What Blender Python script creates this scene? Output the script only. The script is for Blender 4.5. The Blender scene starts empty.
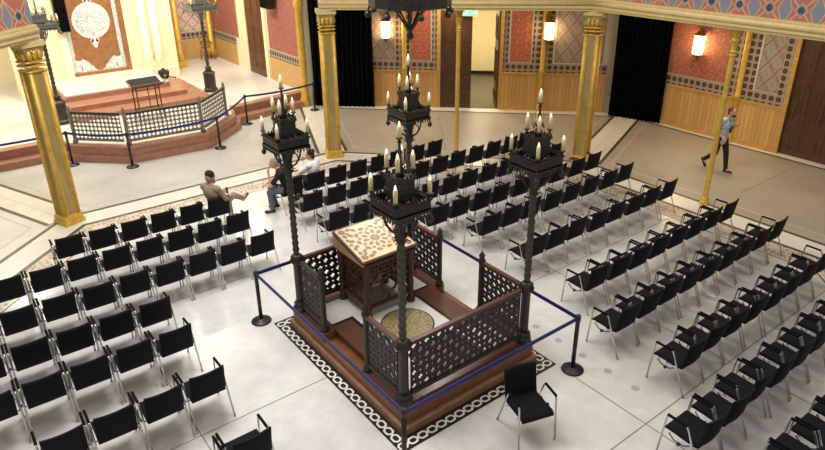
import bpy, bmesh, math, random
from mathutils import Vector, Matrix
random.seed(7)
PI = math.pi
scene = bpy.context.scene
COL = scene.collection
sin, cos = math.sin, math.cos

# ------------------------------------------------------------------ materials
class N:
    """tiny expression helper around shader math nodes"""
    def __init__(s, nt, sock): s.nt = nt; s.s = sock
    def _m(s, op, *o, clamp=False):
        n = s.nt.nodes.new('ShaderNodeMath'); n.operation = op; n.use_clamp = clamp
        for i, a in enumerate((s,) + o):
            if isinstance(a, N): s.nt.links.new(a.s, n.inputs[i])
            else: n.inputs[i].default_value = a
        return N(s.nt, n.outputs[0])
    def __add__(s, o): return s._m('ADD', o)
    def __sub__(s, o): return s._m('SUBTRACT', o)
    def __mul__(s, o): return s._m('MULTIPLY', o)
    def __truediv__(s, o): return s._m('DIVIDE', o)
    def sin(s): return s._m('SINE')
    def cos(s): return s._m('COSINE')
    def abs(s): return s._m('ABSOLUTE')
    def lt(s, o): return s._m('LESS_THAN', o)
    def gt(s, o): return s._m('GREATER_THAN', o)
    def mx(s, o): return s._m('MAXIMUM', o)
    def mn(s, o): return s._m('MINIMUM', o)
    def fr(s): return s._m('FRACT')
    def fl(s): return s._m('FLOOR')
    def sqrt(s): return s._m('SQRT')
    def inv(s): return (s * -1.0) + 1.0
    def ramp(s, a, b):
        n = s.nt.nodes.new('ShaderNodeMapRange'); n.clamp = True
        s.nt.links.new(s.s, n.inputs[0]); n.inputs[1].default_value = a; n.inputs[2].default_value = b
        return N(s.nt, n.outputs[0])

def lin(c):
    return tuple((x/12.92 if x <= .04045 else ((x+.055)/1.055)**2.4) for x in [v/255 for v in c]) + (1.0,)

class Mat:
    def __init__(s, name, rough=.5, metal=0.0, spec=None):
        s.m = bpy.data.materials.new(name); s.m.use_nodes = True
        s.nt = s.m.node_tree; s.b = s.nt.nodes['Principled BSDF']
        s.b.inputs['Roughness'].default_value = rough; s.b.inputs['Metallic'].default_value = metal
        if spec is not None: s.b.inputs['Specular IOR Level'].default_value = spec
        s.tc = None
    def coord(s):
        if not s.tc:
            s.tc = s.nt.nodes.new('ShaderNodeTexCoord')
            sp = s.nt.nodes.new('ShaderNodeSeparateXYZ'); s.nt.links.new(s.tc.outputs['Object'], sp.inputs[0])
            s.xyz = [N(s.nt, sp.outputs[i]) for i in range(3)]
        return s.xyz
    def noise(s, scale, detail=3, rough=.55, vec=None, stretch=None):
        s.coord()
        n = s.nt.nodes.new('ShaderNodeTexNoise'); n.inputs['Scale'].default_value = scale
        n.inputs['Detail'].default_value = detail; n.inputs['Roughness'].default_value = rough
        src = s.tc.outputs['Object']
        if stretch:
            mp = s.nt.nodes.new('ShaderNodeMapping'); mp.inputs['Scale'].default_value = stretch
            s.nt.links.new(src, mp.inputs[0]); src = mp.outputs[0]
        s.nt.links.new(src, n.inputs['Vector'])
        return N(s.nt, n.outputs['Fac'])
    def rnd(s):
        n = s.nt.nodes.new('ShaderNodeObjectInfo'); return N(s.nt, n.outputs['Random'])
    def mix(s, fac, a, b):
        n = s.nt.nodes.new('ShaderNodeMix'); n.data_type = 'RGBA'
        if isinstance(fac, N): s.nt.links.new(fac.s, n.inputs[0])
        else: n.inputs[0].default_value = fac
        for i, c in ((6, a), (7, b)):
            if isinstance(c, tuple): n.inputs[i].default_value = c
            else: s.nt.links.new(c, n.inputs[i])
        return n.outputs[2]
    def color(s, c):
        if isinstance(c, tuple): s.b.inputs['Base Color'].default_value = c
        else: s.nt.links.new(c, s.b.inputs['Base Color'])
        return s
    def rough(s, n): s.nt.links.new(n.s, s.b.inputs['Roughness']); return s
    def bump(s, h, dist=.01, strength=.5):
        n = s.nt.nodes.new('ShaderNodeBump'); n.inputs['Distance'].default_value = dist; n.inputs['Strength'].default_value = strength
        s.nt.links.new(h.s, n.inputs['Height']); s.nt.links.new(n.outputs[0], s.b.inputs['Normal']); return s
    def emit(s, col, st):
        s.b.inputs['Emission Color'].default_value = col; s.b.inputs['Emission Strength'].default_value = st; return s

M = {}
def simple(name, rgb, rough=.5, metal=0, var=.25, scale=8, spec=None, bump=0):
    m = Mat(name, rough, metal, spec)
    c = lin(rgb); d = tuple(x*(1-var) for x in c[:3]) + (1,); e = tuple(min(1, x*(1+var*.6)) for x in c[:3]) + (1,)
    n = m.noise(scale, 4)
    m.color(m.mix(n.ramp(.3, .7), d, e))
    if bump: m.bump(n, bump)
    M[name] = m.m
    return m

simple('black_fabric', (15, 15, 19), .85, 0, .3, 60, .25)
simple('black_plastic', (18, 18, 20), .45, 0, .2, 20)
simple('black_rubber', (12, 12, 13), .9, 0, .2, 20, .15)
simple('chrome', (205, 203, 200), .22, .9, .08, 10)
simple('iron', (58, 56, 50), .38, .4, .45, 22, bump=.006)
simple('iron_green', (74, 70, 60), .42, .35, .35, 25, bump=.005)
simple('pierced_iron', (52, 45, 40), .5, .25, .4, 25)
simple('silver_iron', (124, 122, 116), .4, .4, .3, 25)
simple('candle_wax', (224, 206, 166), .5, 0, .05, 20)
simple('plate_white', (225, 222, 214), .45, 0, .05, 20)
simple('belt_blue', (30, 30, 108), .6, 0, .15, 30)
simple('curtain_black', (3, 3, 4), .95, 0, .3, 6, .1)
simple('cream_plaster', (238, 226, 190), .55, 0, .06, 5)
simple('moulding', (206, 184, 128), .45, 0, .10, 9)
simple('dado_warm', (196, 158, 100), .5, 0, .1, 5)
simple('side_door', (104, 66, 42), .4, 0, .3, 6)
simple('white_stone', (200, 198, 192), .25, 0, .08, 3)
simple('cream_stone', (222, 216, 203), .28, 0, .09, 3)
simple('black_stone', (34, 30, 28), .3, 0, .3, 6)
simple('dark_line', (82, 72, 62), .35, 0, .25, 6)
simple('joint', (128, 124, 116), .5, 0, .2, 6)
simple('pink_line', (196, 178, 166), .35, 0, .1, 6)
simple('panel_line', (160, 138, 114), .5, 0, .15, 12)
simple('grey_disc', (172, 174, 180), .4, 0, .1, 12)
simple('red_stone', (160, 112, 90), .35, 0, .22, 7)
simple('granite', (92, 60, 50), .22, 0, .35, 45)
simple('brown_panel', (146, 98, 62), .4, 0, .3, 5)
simple('dark_door', (84, 56, 38), .35, 0, .35, 6)
simple('handrail', (84, 46, 34), .3, 0, .35, 14)
simple('desk_wood', (76, 46, 34), .35, 0, .4, 16)
simple('desk_side', (190, 152, 108), .4, 0, .15, 12)
simple('corridor_wall', (240, 226, 180), .6, 0, .04, 3)
simple('corridor_floor', (84, 80, 70), .3, 0, .15, 8)
simple('chair_brown', (108, 62, 34), .4, 0, .25, 15)
simple('cane', (196, 152, 92), .6, 0, .2, 40)
simple('skin', (206, 150, 122), .5, 0, .1, 14)
simple('hair_dark', (44, 30, 24), .7, 0, .35, 60)
simple('hair_grey', (146, 140, 132), .7, 0, .25, 60)
simple('hair_brown', (92, 58, 34), .7, 0, .35, 60)
simple('jacket_taupe', (150, 130, 112), .85, 0, .18, 18)
simple('trousers_taupe', (158, 138, 118), .85, 0, .15, 18)
simple('cloth_black', (24, 24, 28), .85, 0, .3, 20)
simple('cloth_grey', (92, 94, 100), .85, 0, .2, 18)
simple('cloth_white', (232, 232, 236), .8, 0, .06, 18)
simple('cloth_blue', (176, 190, 200), .85, 0, .12, 18)
simple('shoe_brown', (112, 88, 66), .5, 0, .2, 20)
simple('shoe_black', (24, 23, 24), .5, 0, .2, 20)
simple('sole_white', (230, 228, 222), .6, 0, .05, 20)
simple('brass', (150, 110, 50), .3, .8, .2, 20)
simple('eye_dark', (24, 20, 18), .2, 0, .1, 20)
simple('lip', (150, 84, 76), .5, 0, .1, 20)
simple('sign_white', (236, 246, 240), .5, 0, .03, 20)
simple('grey_metal', (120, 118, 112), .35, .7, .2, 20)
simple('far_wall', (206, 196, 180), .8, 0, .06, 2)

m = Mat('bulb', .3); m.color(lin((255, 244, 222))).emit(lin((255, 236, 204)), 1.1); M['bulb'] = m.m
m = Mat('lantern_glow', .3); m.color(lin((255, 240, 210))).emit(lin((255, 216, 156)), 14); M['lantern_glow'] = m.m
m = Mat('exit_green', .4); m.color(lin((110, 210, 160))).emit(lin((100, 205, 155)), .7); M['exit_green'] = m.m

# gold: soft leaf with mottled tone
m = Mat('gold', .46, .35)
n = m.noise(7, 4)
m.color(m.mix(n.ramp(.3, .7), lin((196, 156, 62)), lin((222, 184, 88)))).bump(m.noise(60, 2), .004)
M['gold'] = m.m
m = Mat('gold_pale', .4, .25)
n = m.noise(9, 4, stretch=(1, 1, .2))
m.color(m.mix(n.ramp(.3, .7), lin((150, 130, 78)), lin((176, 155, 100))))
M['gold_pale'] = m.m

# pale polished floor of the centre
def stone(name, a, b, rough, scale=1.1, speck=.25):
    m = Mat(name, rough)
    n = m.noise(scale, 5, .6); k = m.noise(26, 3, .6); w = m.noise(4.5, 6, .7)
    f = n.ramp(.3, .7)*(.7 - speck*.5) + k.ramp(.3, .7)*speck + w.ramp(.35, .7)*.3
    m.color(m.mix(f, lin(a), lin(b)))
    m.rough(w*.18 + (rough - .09))
    M[name] = m.m
stone('floor_marble', (194, 193, 189), (226, 225, 222), .22)
stone('floor_grey', (146, 137, 123), (176, 167, 151), .34, .8, .35)
stone('floor_cream_panel', (196, 190, 180), (216, 211, 203), .3, .9, .3)
stone('floor_pale_grey', (176, 173, 167), (198, 196, 190), .24, .7, .08)

# carpet-like mosaic scroll band
m = Mat('mosaic_band', .4); x, y, z = m.coord()
a = (x*15.0 + (y*12.0).sin()*1.4).sin(); b = (y*15.0 + (x*12.0).sin()*1.4).sin()
p_ = (a*b)
spk = m.noise(34, 2)
c1 = m.mix(p_.abs().lt(.10), lin((208, 198, 182)), lin((112, 92, 78)))
c1 = m.mix((p_.gt(.62)), c1, lin((168, 130, 112)))
c1 = m.mix((p_.lt(-.72)), c1, lin((120, 112, 96)))
c1 = m.mix(spk.ramp(.35, .65)*.4, c1, lin((224, 214, 196)))
m.color(c1); M['mosaic_band'] = m.m

# round golden mosaic of the bimah floor
m = Mat('gold_mosaic', .35); x, y, z = m.coord()
vn = m.nt.nodes.new('ShaderNodeTexVoronoi'); vn.inputs['Scale'].default_value = 34
m.nt.links.new(m.tc.outputs['Object'], vn.inputs['Vector'])
f = N(m.nt, vn.outputs['Distance'])
m.color(m.mix(f.ramp(.1, .55), lin((188, 172, 132)), lin((118, 102, 70)))); M['gold_mosaic'] = m.m

# warm wooden step of the bimah
m = Mat('bimah_wood', .33); x, y, z = m.coord()
n = m.noise(5, 5, .6, stretch=(1, 1, 4)); k = m.noise(60, 2)
m.color(m.mix(n.ramp(.25, .75)*.8 + k*.2, lin((84, 52, 33)), lin((134, 86, 54)))); M['bimah_wood'] = m.m
m = Mat('bimah_wood_light', .33); n = m.noise(6, 5, .6)
m.color(m.mix(n.ramp(.25, .75), lin((116, 82, 58)), lin((156, 116, 86)))); M['bimah_wood_light'] = m.m

# oak dado: vertical boards (object x along the wall)
m = Mat('dado_wood', .42); x, y, z = m.coord()
bx = x*(1/.13); cell = bx.fl(); t = bx.fr()
tone = (cell*12.9898).sin()*43758.5
n = m.noise(6, 4, .6, stretch=(8, 8, .6))
f = tone.fr().abs()*.55 + n.ramp(.3, .7)*.45
line = ((t - .5).abs()).gt(.46)
c = m.mix(f, lin((182, 138, 78)), lin((214, 172, 106)))
m.color(m.mix(line, c, lin((146, 106, 56)))); M['dado_wood'] = m.m
m = Mat('oak', .4); n = m.noise(5, 4, .6, stretch=(1, 1, 5))
m.color(m.mix(n.ramp(.3, .7), lin((176, 130, 64)), lin((206, 164, 92)))); M['oak'] = m.m

def arabesque(name, ground1, ground2, line, k=16.0, lw=.22):
    m = Mat(name, .7); x, y, z = m.coord()
    u = x*k + (z*k*.93).sin()*1.4; v = z*k*.9 + (x*k*1.07).sin()*1.4
    ca = (x/.30).fr() - .5; cb = (z/.38).fr() - .5
    p = ((ca*ca + cb*cb).sqrt()*21.0).sin() + u.sin()*v.sin()*1.1
    q = (x*k*2.0 + (z*k).cos()*1.6).sin()*(z*k*1.9 + (x*k).cos()*1.6).sin()
    nz = m.noise(40, 2)
    c = m.mix(q.gt(.1)*.8, lin(ground1), lin(ground2))
    c = m.mix(p.abs().lt(lw*1.5)*.8, c, lin(line))
    c = m.mix(nz.ramp(.4, .6)*.2, c, lin(ground1))
    m.color(c); M[name] = m.m
arabesque('red_arabesque', (180, 86, 52), (150, 70, 46), (182, 152, 134), 18, .2)
arabesque('dark_arabesque', (166, 88, 62), (130, 70, 54), (172, 144, 130), 17, .2)
arabesque('pink_arabesque', (160, 88, 72), (134, 74, 64), (168, 134, 124), 16, .22)

def lattice(name, ground, ground2, line, w=.42, h=.42):
    m = Mat(name, .75); x, y, z = m.coord()
    wob = (z*(2*PI/h*2)).sin()*.02
    a = ((x/w + z/h) + wob).fr(); b = ((x/w - z/h) + wob).fr()
    la = ((a - .5).abs()).gt(.445); lb = ((b - .5).abs()).gt(.445)
    fl = (((a - .5)*(a - .5) + (b - .5)*(b - .5)).sqrt()*18.0).sin()
    petals = ((x*(2*PI/w*3)).sin()*(z*(2*PI/h*3)).sin()).gt(.25)
    c = m.mix(petals*.6, lin(ground), lin(ground2))
    c = m.mix(fl.gt(.6)*.35, c, lin(ground2))
    c = m.mix(la.mx(lb)*.8, c, lin(line))
    m.color(c); M[name] = m.m
lattice('grey_lattice', (160, 150, 136), (134, 128, 122), (146, 92, 78), .46, .62)
lattice('pink_lattice', (214, 190, 180), (188, 160, 156), (168, 104, 92), .5, .5)

def rosettes(name, ground, dark, edge, w, axis_len=None):
    m = Mat(name, .7); x, y, z = m.coord()
    a = (x/w).fr() - .5; b = (z/w).fr() - .5
    r = (a*a + b*b).sqrt()
    star = (a.abs() + b.abs()).mn((a.abs().mx(b.abs()))*1.35)
    c = m.mix((a.abs().mx(b.abs())).gt(.46), lin(ground), lin(edge))
    c = m.mix(star.lt(.40), c, lin(dark))
    c = m.mix(r.lt(.10), c, lin((150, 70, 50)))
    m.color(c); M[name] = m.m
rosettes('rosette_border', (150, 138, 130), (66, 40, 32), (166, 148, 126), .20)

# gallery parapet: rows of blue diamonds and red stars, dark eyes, pale lines
m = Mat('parapet_pattern', .6); x, y, z = m.coord()
w = .607; h = .66
def cell(ox, oz):
    a = (x/w + ox).fr() - .5; b = ((z - 4.56)/h + oz + 10.0).fr() - .5
    return a, b
a, b = cell(.43, .5)                          # eyes at the cell centres
a2, b2 = cell(.93, .5)                       # tall blue diamonds between the eyes
r1 = (a*a + b*b).sqrt()
dd = a2.abs()*2.0 + b2.abs()*.95
pet = (a.abs() - b.abs()).abs()
c = m.mix(dd.lt(.46), lin((176, 92, 68)), lin((118, 124, 142)))
c = m.mix((dd - .46).abs().lt(.035), c, lin((188, 166, 136)))
c = m.mix((pet.lt(.03)) * (r1.gt(.16)) * (dd.gt(.46)), c, lin((188, 166, 136)))
c = m.mix(((a.abs()+b.abs()) - .20).abs().lt(.025), c, lin((188, 166, 136)))
c = m.mix((a.abs()+b.abs()).lt(.19), c, lin((118, 124, 142)))
c = m.mix(r1.lt(.10), c, lin((18, 18, 26)))
c = m.mix(m.noise(24, 4).ramp(.35, .65)*.35, c, lin((146, 132, 128)))
m.color(c); M['parapet_pattern'] = m.m

# star inlay of the reading desk (made in geometry; wood grounds)
simple('inlay_light', (220, 192, 146), .28, 0, .08, 12)
simple('inlay_dark', (134, 96, 70), .28, 0, .2, 20)
simple('ark_white', (216, 214, 206), .5, 0, .10, 40)
m = Mat('ark_blue', .55)
vn = m.nt.nodes.new('ShaderNodeTexVoronoi'); vn.feature = 'DISTANCE_TO_EDGE'; vn.inputs['Scale'].default_value = 16
m.coord(); m.nt.links.new(m.tc.outputs['Object'], vn.inputs['Vector'])
m.color(m.mix(N(m.nt, vn.outputs['Distance']).ramp(.02, .12), lin((226, 224, 214)), lin((158, 174, 184)))); M['ark_blue'] = m.m

# ------------------------------------------------------------------ mesh builder
class MB:
    def __init__(s): s.v = []; s.f = []; s.mi = []; s.sm = []; s.cur = 0; s.smooth = False
    def mat(s, i): s.cur = i; return s
    def face(s, idx, smooth=None): s.f.append(idx); s.mi.append(s.cur); s.sm.append(s.smooth if smooth is None else smooth)
    def add(s, pts): k = len(s.v); s.v += [tuple(p) for p in pts]; return k
    def box(s, c, d, rot=0.0, tilt=None):
        hx, hy, hz = d[0]/2, d[1]/2, d[2]/2
        P = [Vector((x, y, z)) for z in (-hz, hz) for x, y in ((-hx, -hy), (hx, -hy), (hx, hy), (-hx, hy))]
        R = Matrix.Rotation(rot, 3, 'Z')
        if tilt: R = R @ Matrix.Rotation(tilt, 3, 'X')
        k = s.add([R @ p + Vector(c) for p in P])
        for f in ((3, 2, 1, 0), (4, 5, 6, 7), (0, 1, 5, 4), (1, 2, 6, 5), (2, 3, 7, 6), (3, 0, 4, 7)): s.face([k+i for i in f], False)
        return s
    def bb(s, x0, x1, y0, y1, z0, z1): return s.box(((x0+x1)/2, (y0+y1)/2, (z0+z1)/2), (abs(x1-x0), abs(y1-y0), abs(z1-z0)))
    def prism(s, poly, z0, z1):
        n = len(poly); a = sum(poly[i][0]*poly[(i+1) % n][1]-poly[(i+1) % n][0]*poly[i][1] for i in range(n))
        if a < 0: poly = poly[::-1]
        k = s.add([(x, y, z0) for x, y in poly] + [(x, y, z1) for x, y in poly])
        s.face([k+i for i in range(n)][::-1], False); s.face([k+n+i for i in range(n)], False)
        for i in range(n): j = (i+1) % n; s.face([k+i, k+j, k+n+j, k+n+i], False)
        return s
    def flat(s, poly, z):
        n = len(poly); a = sum(poly[i][0]*poly[(i+1) % n][1]-poly[(i+1) % n][0]*poly[i][1] for i in range(n))
        if a < 0: poly = poly[::-1]
        k = s.add([(x, y, z) for x, y in poly]); s.face([k+i for i in range(n)], False); return s
    def lathe(s, prof, c=(0, 0, 0), seg=16, rot=0.0, smooth=True, sx=1, sy=1):
        k = len(s.v); n = len(prof)
        for r, z in prof:
            s.add([(c[0]+r*cos(rot+2*PI*i/seg)*sx, c[1]+r*sin(rot+2*PI*i/seg)*sy, c[2]+z) for i in range(seg)])
        for j in range(n-1):
            for i in range(seg):
                i2 = (i+1) % seg
                s.face([k+j*seg+i, k+j*seg+i2, k+(j+1)*seg+i2, k+(j+1)*seg+i], smooth)
        if prof[0][0] > 1e-6: s.face([k+i for i in range(seg)][::-1], False)
        if prof[-1][0] > 1e-6: s.face([k+(n-1)*seg+i for i in range(seg)], False)
        return s
    def ball(s, c, r, seg=12, rings=8, sc=(1, 1, 1)):
        k0 = len(s.v)
        s.lathe([(r*sin(PI*j/rings) if 0 < j < rings else 1e-7, -r*cos(PI*j/rings)) for j in range(rings+1)], (0, 0, 0), seg)
        for i in range(k0, len(s.v)):
            x, y, z = s.v[i]; s.v[i] = (c[0]+x*sc[0], c[1]+y*sc[1], c[2]+z*sc[2])
        return s
    def tube(s, pts, r, seg=8, closed=False, caps=True, smooth=True):
        P = [Vector(p) for p in pts]; n = len(P)
        rr = r if isinstance(r, (list, tuple)) else [r]*n
        k = len(s.v); up = None
        for i in range(n):
            if closed: t = P[(i+1) % n]-P[i-1]
            else: t = P[min(i+1, n-1)]-P[max(i-1, 0)]
            t.normalize()
            if up is None:
                up = Vector((0, 0, 1)) if abs(t.z) < .9 else Vector((1, 0, 0))
            a = t.cross(up)
            if a.length < 1e-4: a = t.cross(Vector((0, 1, 0)))
            a.normalize(); b = a.cross(t).normalized(); up = b
            s.add([P[i]+(a*cos(2*PI*j/seg)+b*sin(2*PI*j/seg))*rr[i] for j in range(seg)])
        for i in range(n if closed else n-1):
            i2 = (i+1) % n
            for j in range(seg):
                j2 = (j+1) % seg
                s.face([k+i*seg+j, k+i*seg+j2, k+i2*seg+j2, k+i2*seg+j], smooth)
        if caps and not closed:
            s.face([k+j for j in range(seg)][::-1], False); s.face([k+(n-1)*seg+j for j in range(seg)], False)
        return s
    def strip(s, a, b, w, h, sag=0.0, n=10, t=.004):
        """vertical ribbon from a to b"""
        a = Vector(a); b = Vector(b); d = (b-a); nrm = Vector((-d.y, d.x, 0)).normalized()*t
        k = len(s.v)
        for i in range(n+1):
            f = i/n; p = a.lerp(b, f); p.z -= sag*4*f*(1-f)
            s.add([p+nrm+Vector((0, 0, -h/2)), p+nrm+Vector((0, 0, h/2)), p-nrm+Vector((0, 0, h/2)), p-nrm+Vector((0, 0, -h/2))])
        for i in range(n):
            for j in range(4): j2 = (j+1) % 4; s.face([k+i*4+j, k+i*4+j2, k+i*4+4+j2, k+i*4+4+j])
        s.face([k, k+1, k+2, k+3]); s.face([k+n*4+3, k+n*4+2, k+n*4+1, k+n*4])
        return s
    def xf(s, k0, mtx):
        for i in range(k0, len(s.v)): s.v[i] = tuple(mtx @ Vector(s.v[i]))
        return s
    def build(s, name, mats, parent=None, loc=None, rz=0.0, bevel=0.0, fixn=True):
        me = bpy.data.meshes.new(name); me.from_pydata([tuple(v) for v in s.v], [], s.f)
        if isinstance(mats, str): mats = [mats]
        for q in mats: me.materials.append(M[q])
        me.polygons.foreach_set('material_index', s.mi); me.polygons.foreach_set('use_smooth', s.sm)
        if fixn:
            bm = bmesh.new(); bm.from_mesh(me); bmesh.ops.recalc_face_normals(bm, faces=bm.faces); bm.to_mesh(me); bm.free()
        me.update()
        o = bpy.data.objects.new(name, me); COL.objects.link(o)
        if parent is not None: o.parent = parent
        if loc is not None: o.location = loc
        o.rotation_euler = (0, 0, rz)
        if bevel:
            b = o.modifiers.new('bevel', 'BEVEL'); b.width = bevel; b.segments = 2; b.limit_method = 'ANGLE'
        return o

def tag(o, label=None, cat=None, group=None, kind=None):
    if label: o['label'] = label
    if cat: o['category'] = cat
    if group: o['group'] = group
    if kind: o['kind'] = kind
    return o
def thing(name, label, cat, loc=(0, 0, 0), rz=0.0, group=None):
    o = bpy.data.objects.new(name, None); COL.objects.link(o); o.empty_display_size = .1
    o.location = loc; o.rotation_euler = (0, 0, rz)
    return tag(o, label, cat, group)
def struct(o): o['kind'] = 'structure'; return o
kids = {}
def children_of(o): return [c for c in COL.objects if c.parent == o]
def copy_tree(o, parent=None):
    c = o.copy(); COL.objects.link(c)
    if parent is not None: c.parent = parent
    for ch in list(o.children): copy_tree(ch, c)
    return c
ORD = ['first', 'second', 'third', 'fourth', 'fifth', 'sixth', 'seventh', 'eighth', 'ninth', 'tenth', 'eleventh', 'twelfth']

# ------------------------------------------------------------------ camera
cam = bpy.data.cameras.new('camera'); co = bpy.data.objects.new('camera', cam); COL.objects.link(co)
F_ = Vector((0.54970883, 0.72791148, -0.40983542)); R_ = Vector((0.79565444, -0.60569022, -0.00856587)); U_ = Vector((0.2544685, 0.32137863, 0.91211927))
co.matrix_world = Matrix(((R_.x, U_.x, -F_.x, -5.11395), (R_.y, U_.y, -F_.y, -6.91649), (R_.z, U_.z, -F_.z, 6.37374), (0, 0, 0, 1)))
cam.sensor_width = 36; cam.lens = 647.6*36/825
cam.shift_x = .0006; cam.shift_y = -23.636/825
cam.clip_end = 200
scene.camera = co

# ------------------------------------------------------------------ floor
T8 = math.tan(PI/8)
OX = .17                                   # octagon centre
def octo(ap, ox=OX):
    r = ap/cos(PI/8)
    return [(ox+r*cos(PI/8+i*PI/4), r*sin(PI/8+i*PI/4)) for i in range(8)]   # 0: right-upper, going ccw
mb = MB()
mb.mat(0).flat([(-18, -14), (18, -14), (18, 23), (-18, 23)], 0.0)
struct(mb.build('floor', ['floor_grey']))
mb = MB()
def ring(ap0, ap1, z):
    A = octo(ap0); B = octo(ap1)
    for i in range(8):
        j = (i+1) % 8; mb.flat([A[i], A[j], B[j], B[i]], z)
mb.mat(0).flat(octo(7.30), .004)
mb.mat(1); ring(7.98, 8.56, .004)
mb.mat(2); ring(7.38, 7.88, .004)
mb.mat(3); ring(8.56, 8.66, .004); ring(7.88, 7.98, .004); ring(7.30, 7.335, .004)
mb.mat(1); ring(7.335, 7.38, .004)
# radial bands at the octagon corners
for i in range(8):
    a = PI/8+i*PI/4; d = Vector((cos(a), sin(a))); n = Vector((-d.y, d.x)); o0 = Vector((OX, 0))
    r0 = 8.60/cos(PI/8); r1 = 13.6/cos(PI/8)
    def q(o, w0, w1, z):
        mb.flat([tuple(o0+d*r0+n*w0), tuple(o0+d*r1+n*w0), tuple(o0+d*r1+n*w1), tuple(o0+d*r0+n*w1)], z)
    mb.mat(1); q(0, -.36, .36, .006)
    mb.mat(3); q(0, .36, .45, .0065); q(0, -.45, -.36, .0065)
    mb.mat(4); q(0, .012, .024, .0075)
# pale trapezoid fields with thin inset line on the side left of the ark
A = octo(8.95); B = octo(13.2)
def shr(i, j, k, ap0, ap1, w):
    A = octo(ap0); B = octo(ap1)
    def sh(p, q_, t):
        p = Vector(p); q_ = Vector(q_); dd = (q_-p).normalized(); return tuple(p+dd*t)
    return [sh(A[i], A[j], w), sh(A[j], A[i], w), sh(B[j], B[i], w), sh(B[i], B[j], w)]
for i in (2, 3, 4):
    mb.mat(5 if i > 2 else 7).flat(shr(i-1 if i == 2 else i-1, i % 8, 0, 8.67, 13.6, .5), .003)
mb.mat(4)
for i in range(8):
    j = (i+1) % 8
    P = shr(i, j, 0, 9.0, 13.2, .72); Q = shr(i, j, 0, 9.05, 13.15, .77)
    for k in range(4): l = (k+1) % 4; mb.flat([P[k], P[l], Q[l], Q[k]], .0045)
# slab joints
mb.mat(6)
for yv in (.07, -3.42, 3.56):
    mb.flat([(-7.3, yv-.008), (7.4, yv-.008), (7.4, yv+.008), (-7.3, yv+.008)], .0055)
for xv in (-3.39, 3.62):
    mb.flat([(xv-.008, -7.2), (xv+.008, -7.2), (xv+.008, 7.2), (xv-.008, 7.2)], .0056)
mb.flat([(1.45, -7.2), (1.466, -7.2), (1.466, -1.9), (1.45, -1.9)], .0056)
mb.mat(8)
for i in range(5): mb.flat([(1.96+.062*cos(t), -.96-.485*i+.062*sin(t)) for t in [2*PI*j/14 for j in range(14)]], .0058)  # row of small flat grey discs
mb.mat(6)
mb.flat([(10.05, -.2), (13.4, -.2), (13.4, -.185), (10.05, -.185)], .0056)
mb.flat([(2.9, 3.8)][:0] or [(8.5, 9.6), (8.515, 9.59), (6.35, 6.6), (6.335, 6.61)], .0056)
# skirting strip of stone at the outer walls
mb.mat(1)
A = octo(13.15); B = octo(13.6)
for i in (0, 7): mb.flat([A[i], A[(i+1) % 8], B[(i+1) % 8], B[i]], .007)
mb.mat(3); A = octo(13.07); B = octo(13.15)
for i in (0, 7): mb.flat([A[i], A[(i+1) % 8], B[(i+1) % 8], B[i]], .007)
struct(mb.build('floor_inlay', ['floor_marble', 'cream_stone', 'mosaic_band', 'dark_line', 'pink_line', 'floor_cream_panel', 'joint', 'floor_pale_grey', 'grey_disc']))

# ------------------------------------------------------------------ outer walls
def frame_obj(mb, name, mats, fr, parent=None, bevel=0):
    return mb.build(name, mats, parent, fr[0], fr[1], bevel)
d2 = 2**-.5
BACK = ((13.7*d2, 13.7*d2, 0), -PI/4)        # local x along wall to the right, -y to the room
RIGHT = ((13.55, 0, 0), -PI/2)
SIDE = ((5.6, 0, 0), -PI/2)
FAR = ((0, 21.9, 0), 0.0)
ARK = ((0, 19.05, 0), 0.0)
trim_n = [0]
def trim(mb, mats, fr, bevel=0):
    trim_n[0] += 1
    return struct(frame_obj(mb, 'trim_%d' % trim_n[0], mats, fr, None, bevel))
H = 4.6
# back wall with the door opening
D0, D1, DH = -.80, 1.22, 3.42
mb = MB(); mb.bb(-5.7, D0, 0, .3, 0, H); mb.bb(D1, 5.7, 0, .3, 0, H); mb.bb(D0, D1, 0, .3, DH, H)
struct(frame_obj(mb, 'wall_back', ['far_wall'], BACK))
mb = MB(); mb.bb(-5.7, -.62, 0, .3, 0, H); mb.bb(-.62, 1.5, .22, .3, 0, H); mb.bb(1.5, 5.7, 0, .3, 0, H); mb.bb(-.62, 1.5, 0, .3, 3.4, H)
struct(frame_obj(mb, 'wall_right', ['far_wall'], RIGHT))

def dado(fr, s0, s1, z0=0.0, h=1.32, mat='dado_wood', cap='oak'):
    mb = MB(); mb.bb(s0, s1, -.03, 0.005, z0+.12, z0+h-.06); trim(mb, [mat], fr)
    mb = MB(); mb.bb(s0, s1, -.06, 0, z0+h-.06, z0+h); mb.bb(s0, s1, -.045, 0, z0+h-.12, z0+h-.06)
    mb.bb(s0, s1, -.06, 0, z0, z0+.12); trim(mb, [cap], fr)
def panel(fr, s0, s1, z0, z1, mat, frame=.02, fmat='panel_line'):
    mb = MB(); mb.bb(s0, s1, -.012, .004, z0, z1); trim(mb, [mat], fr)
    if frame:
        mb = MB()
        mb.bb(s0-frame, s0, -.02, .003, z0-frame, z1+frame); mb.bb(s1, s1+frame, -.02, .003, z0-frame, z1+frame)
        mb.bb(s0, s1, -.02, .003, z0-frame, z0); mb.bb(s0, s1, -.02, .003, z1, z1+frame); trim(mb, [fmat], fr)
def border(fr, s0, s1, z0, z1):
    mb = MB(); mb.bb(s0, s1, -.008, .006, z0, z1); trim(mb, ['rosette_border'], fr)
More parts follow.
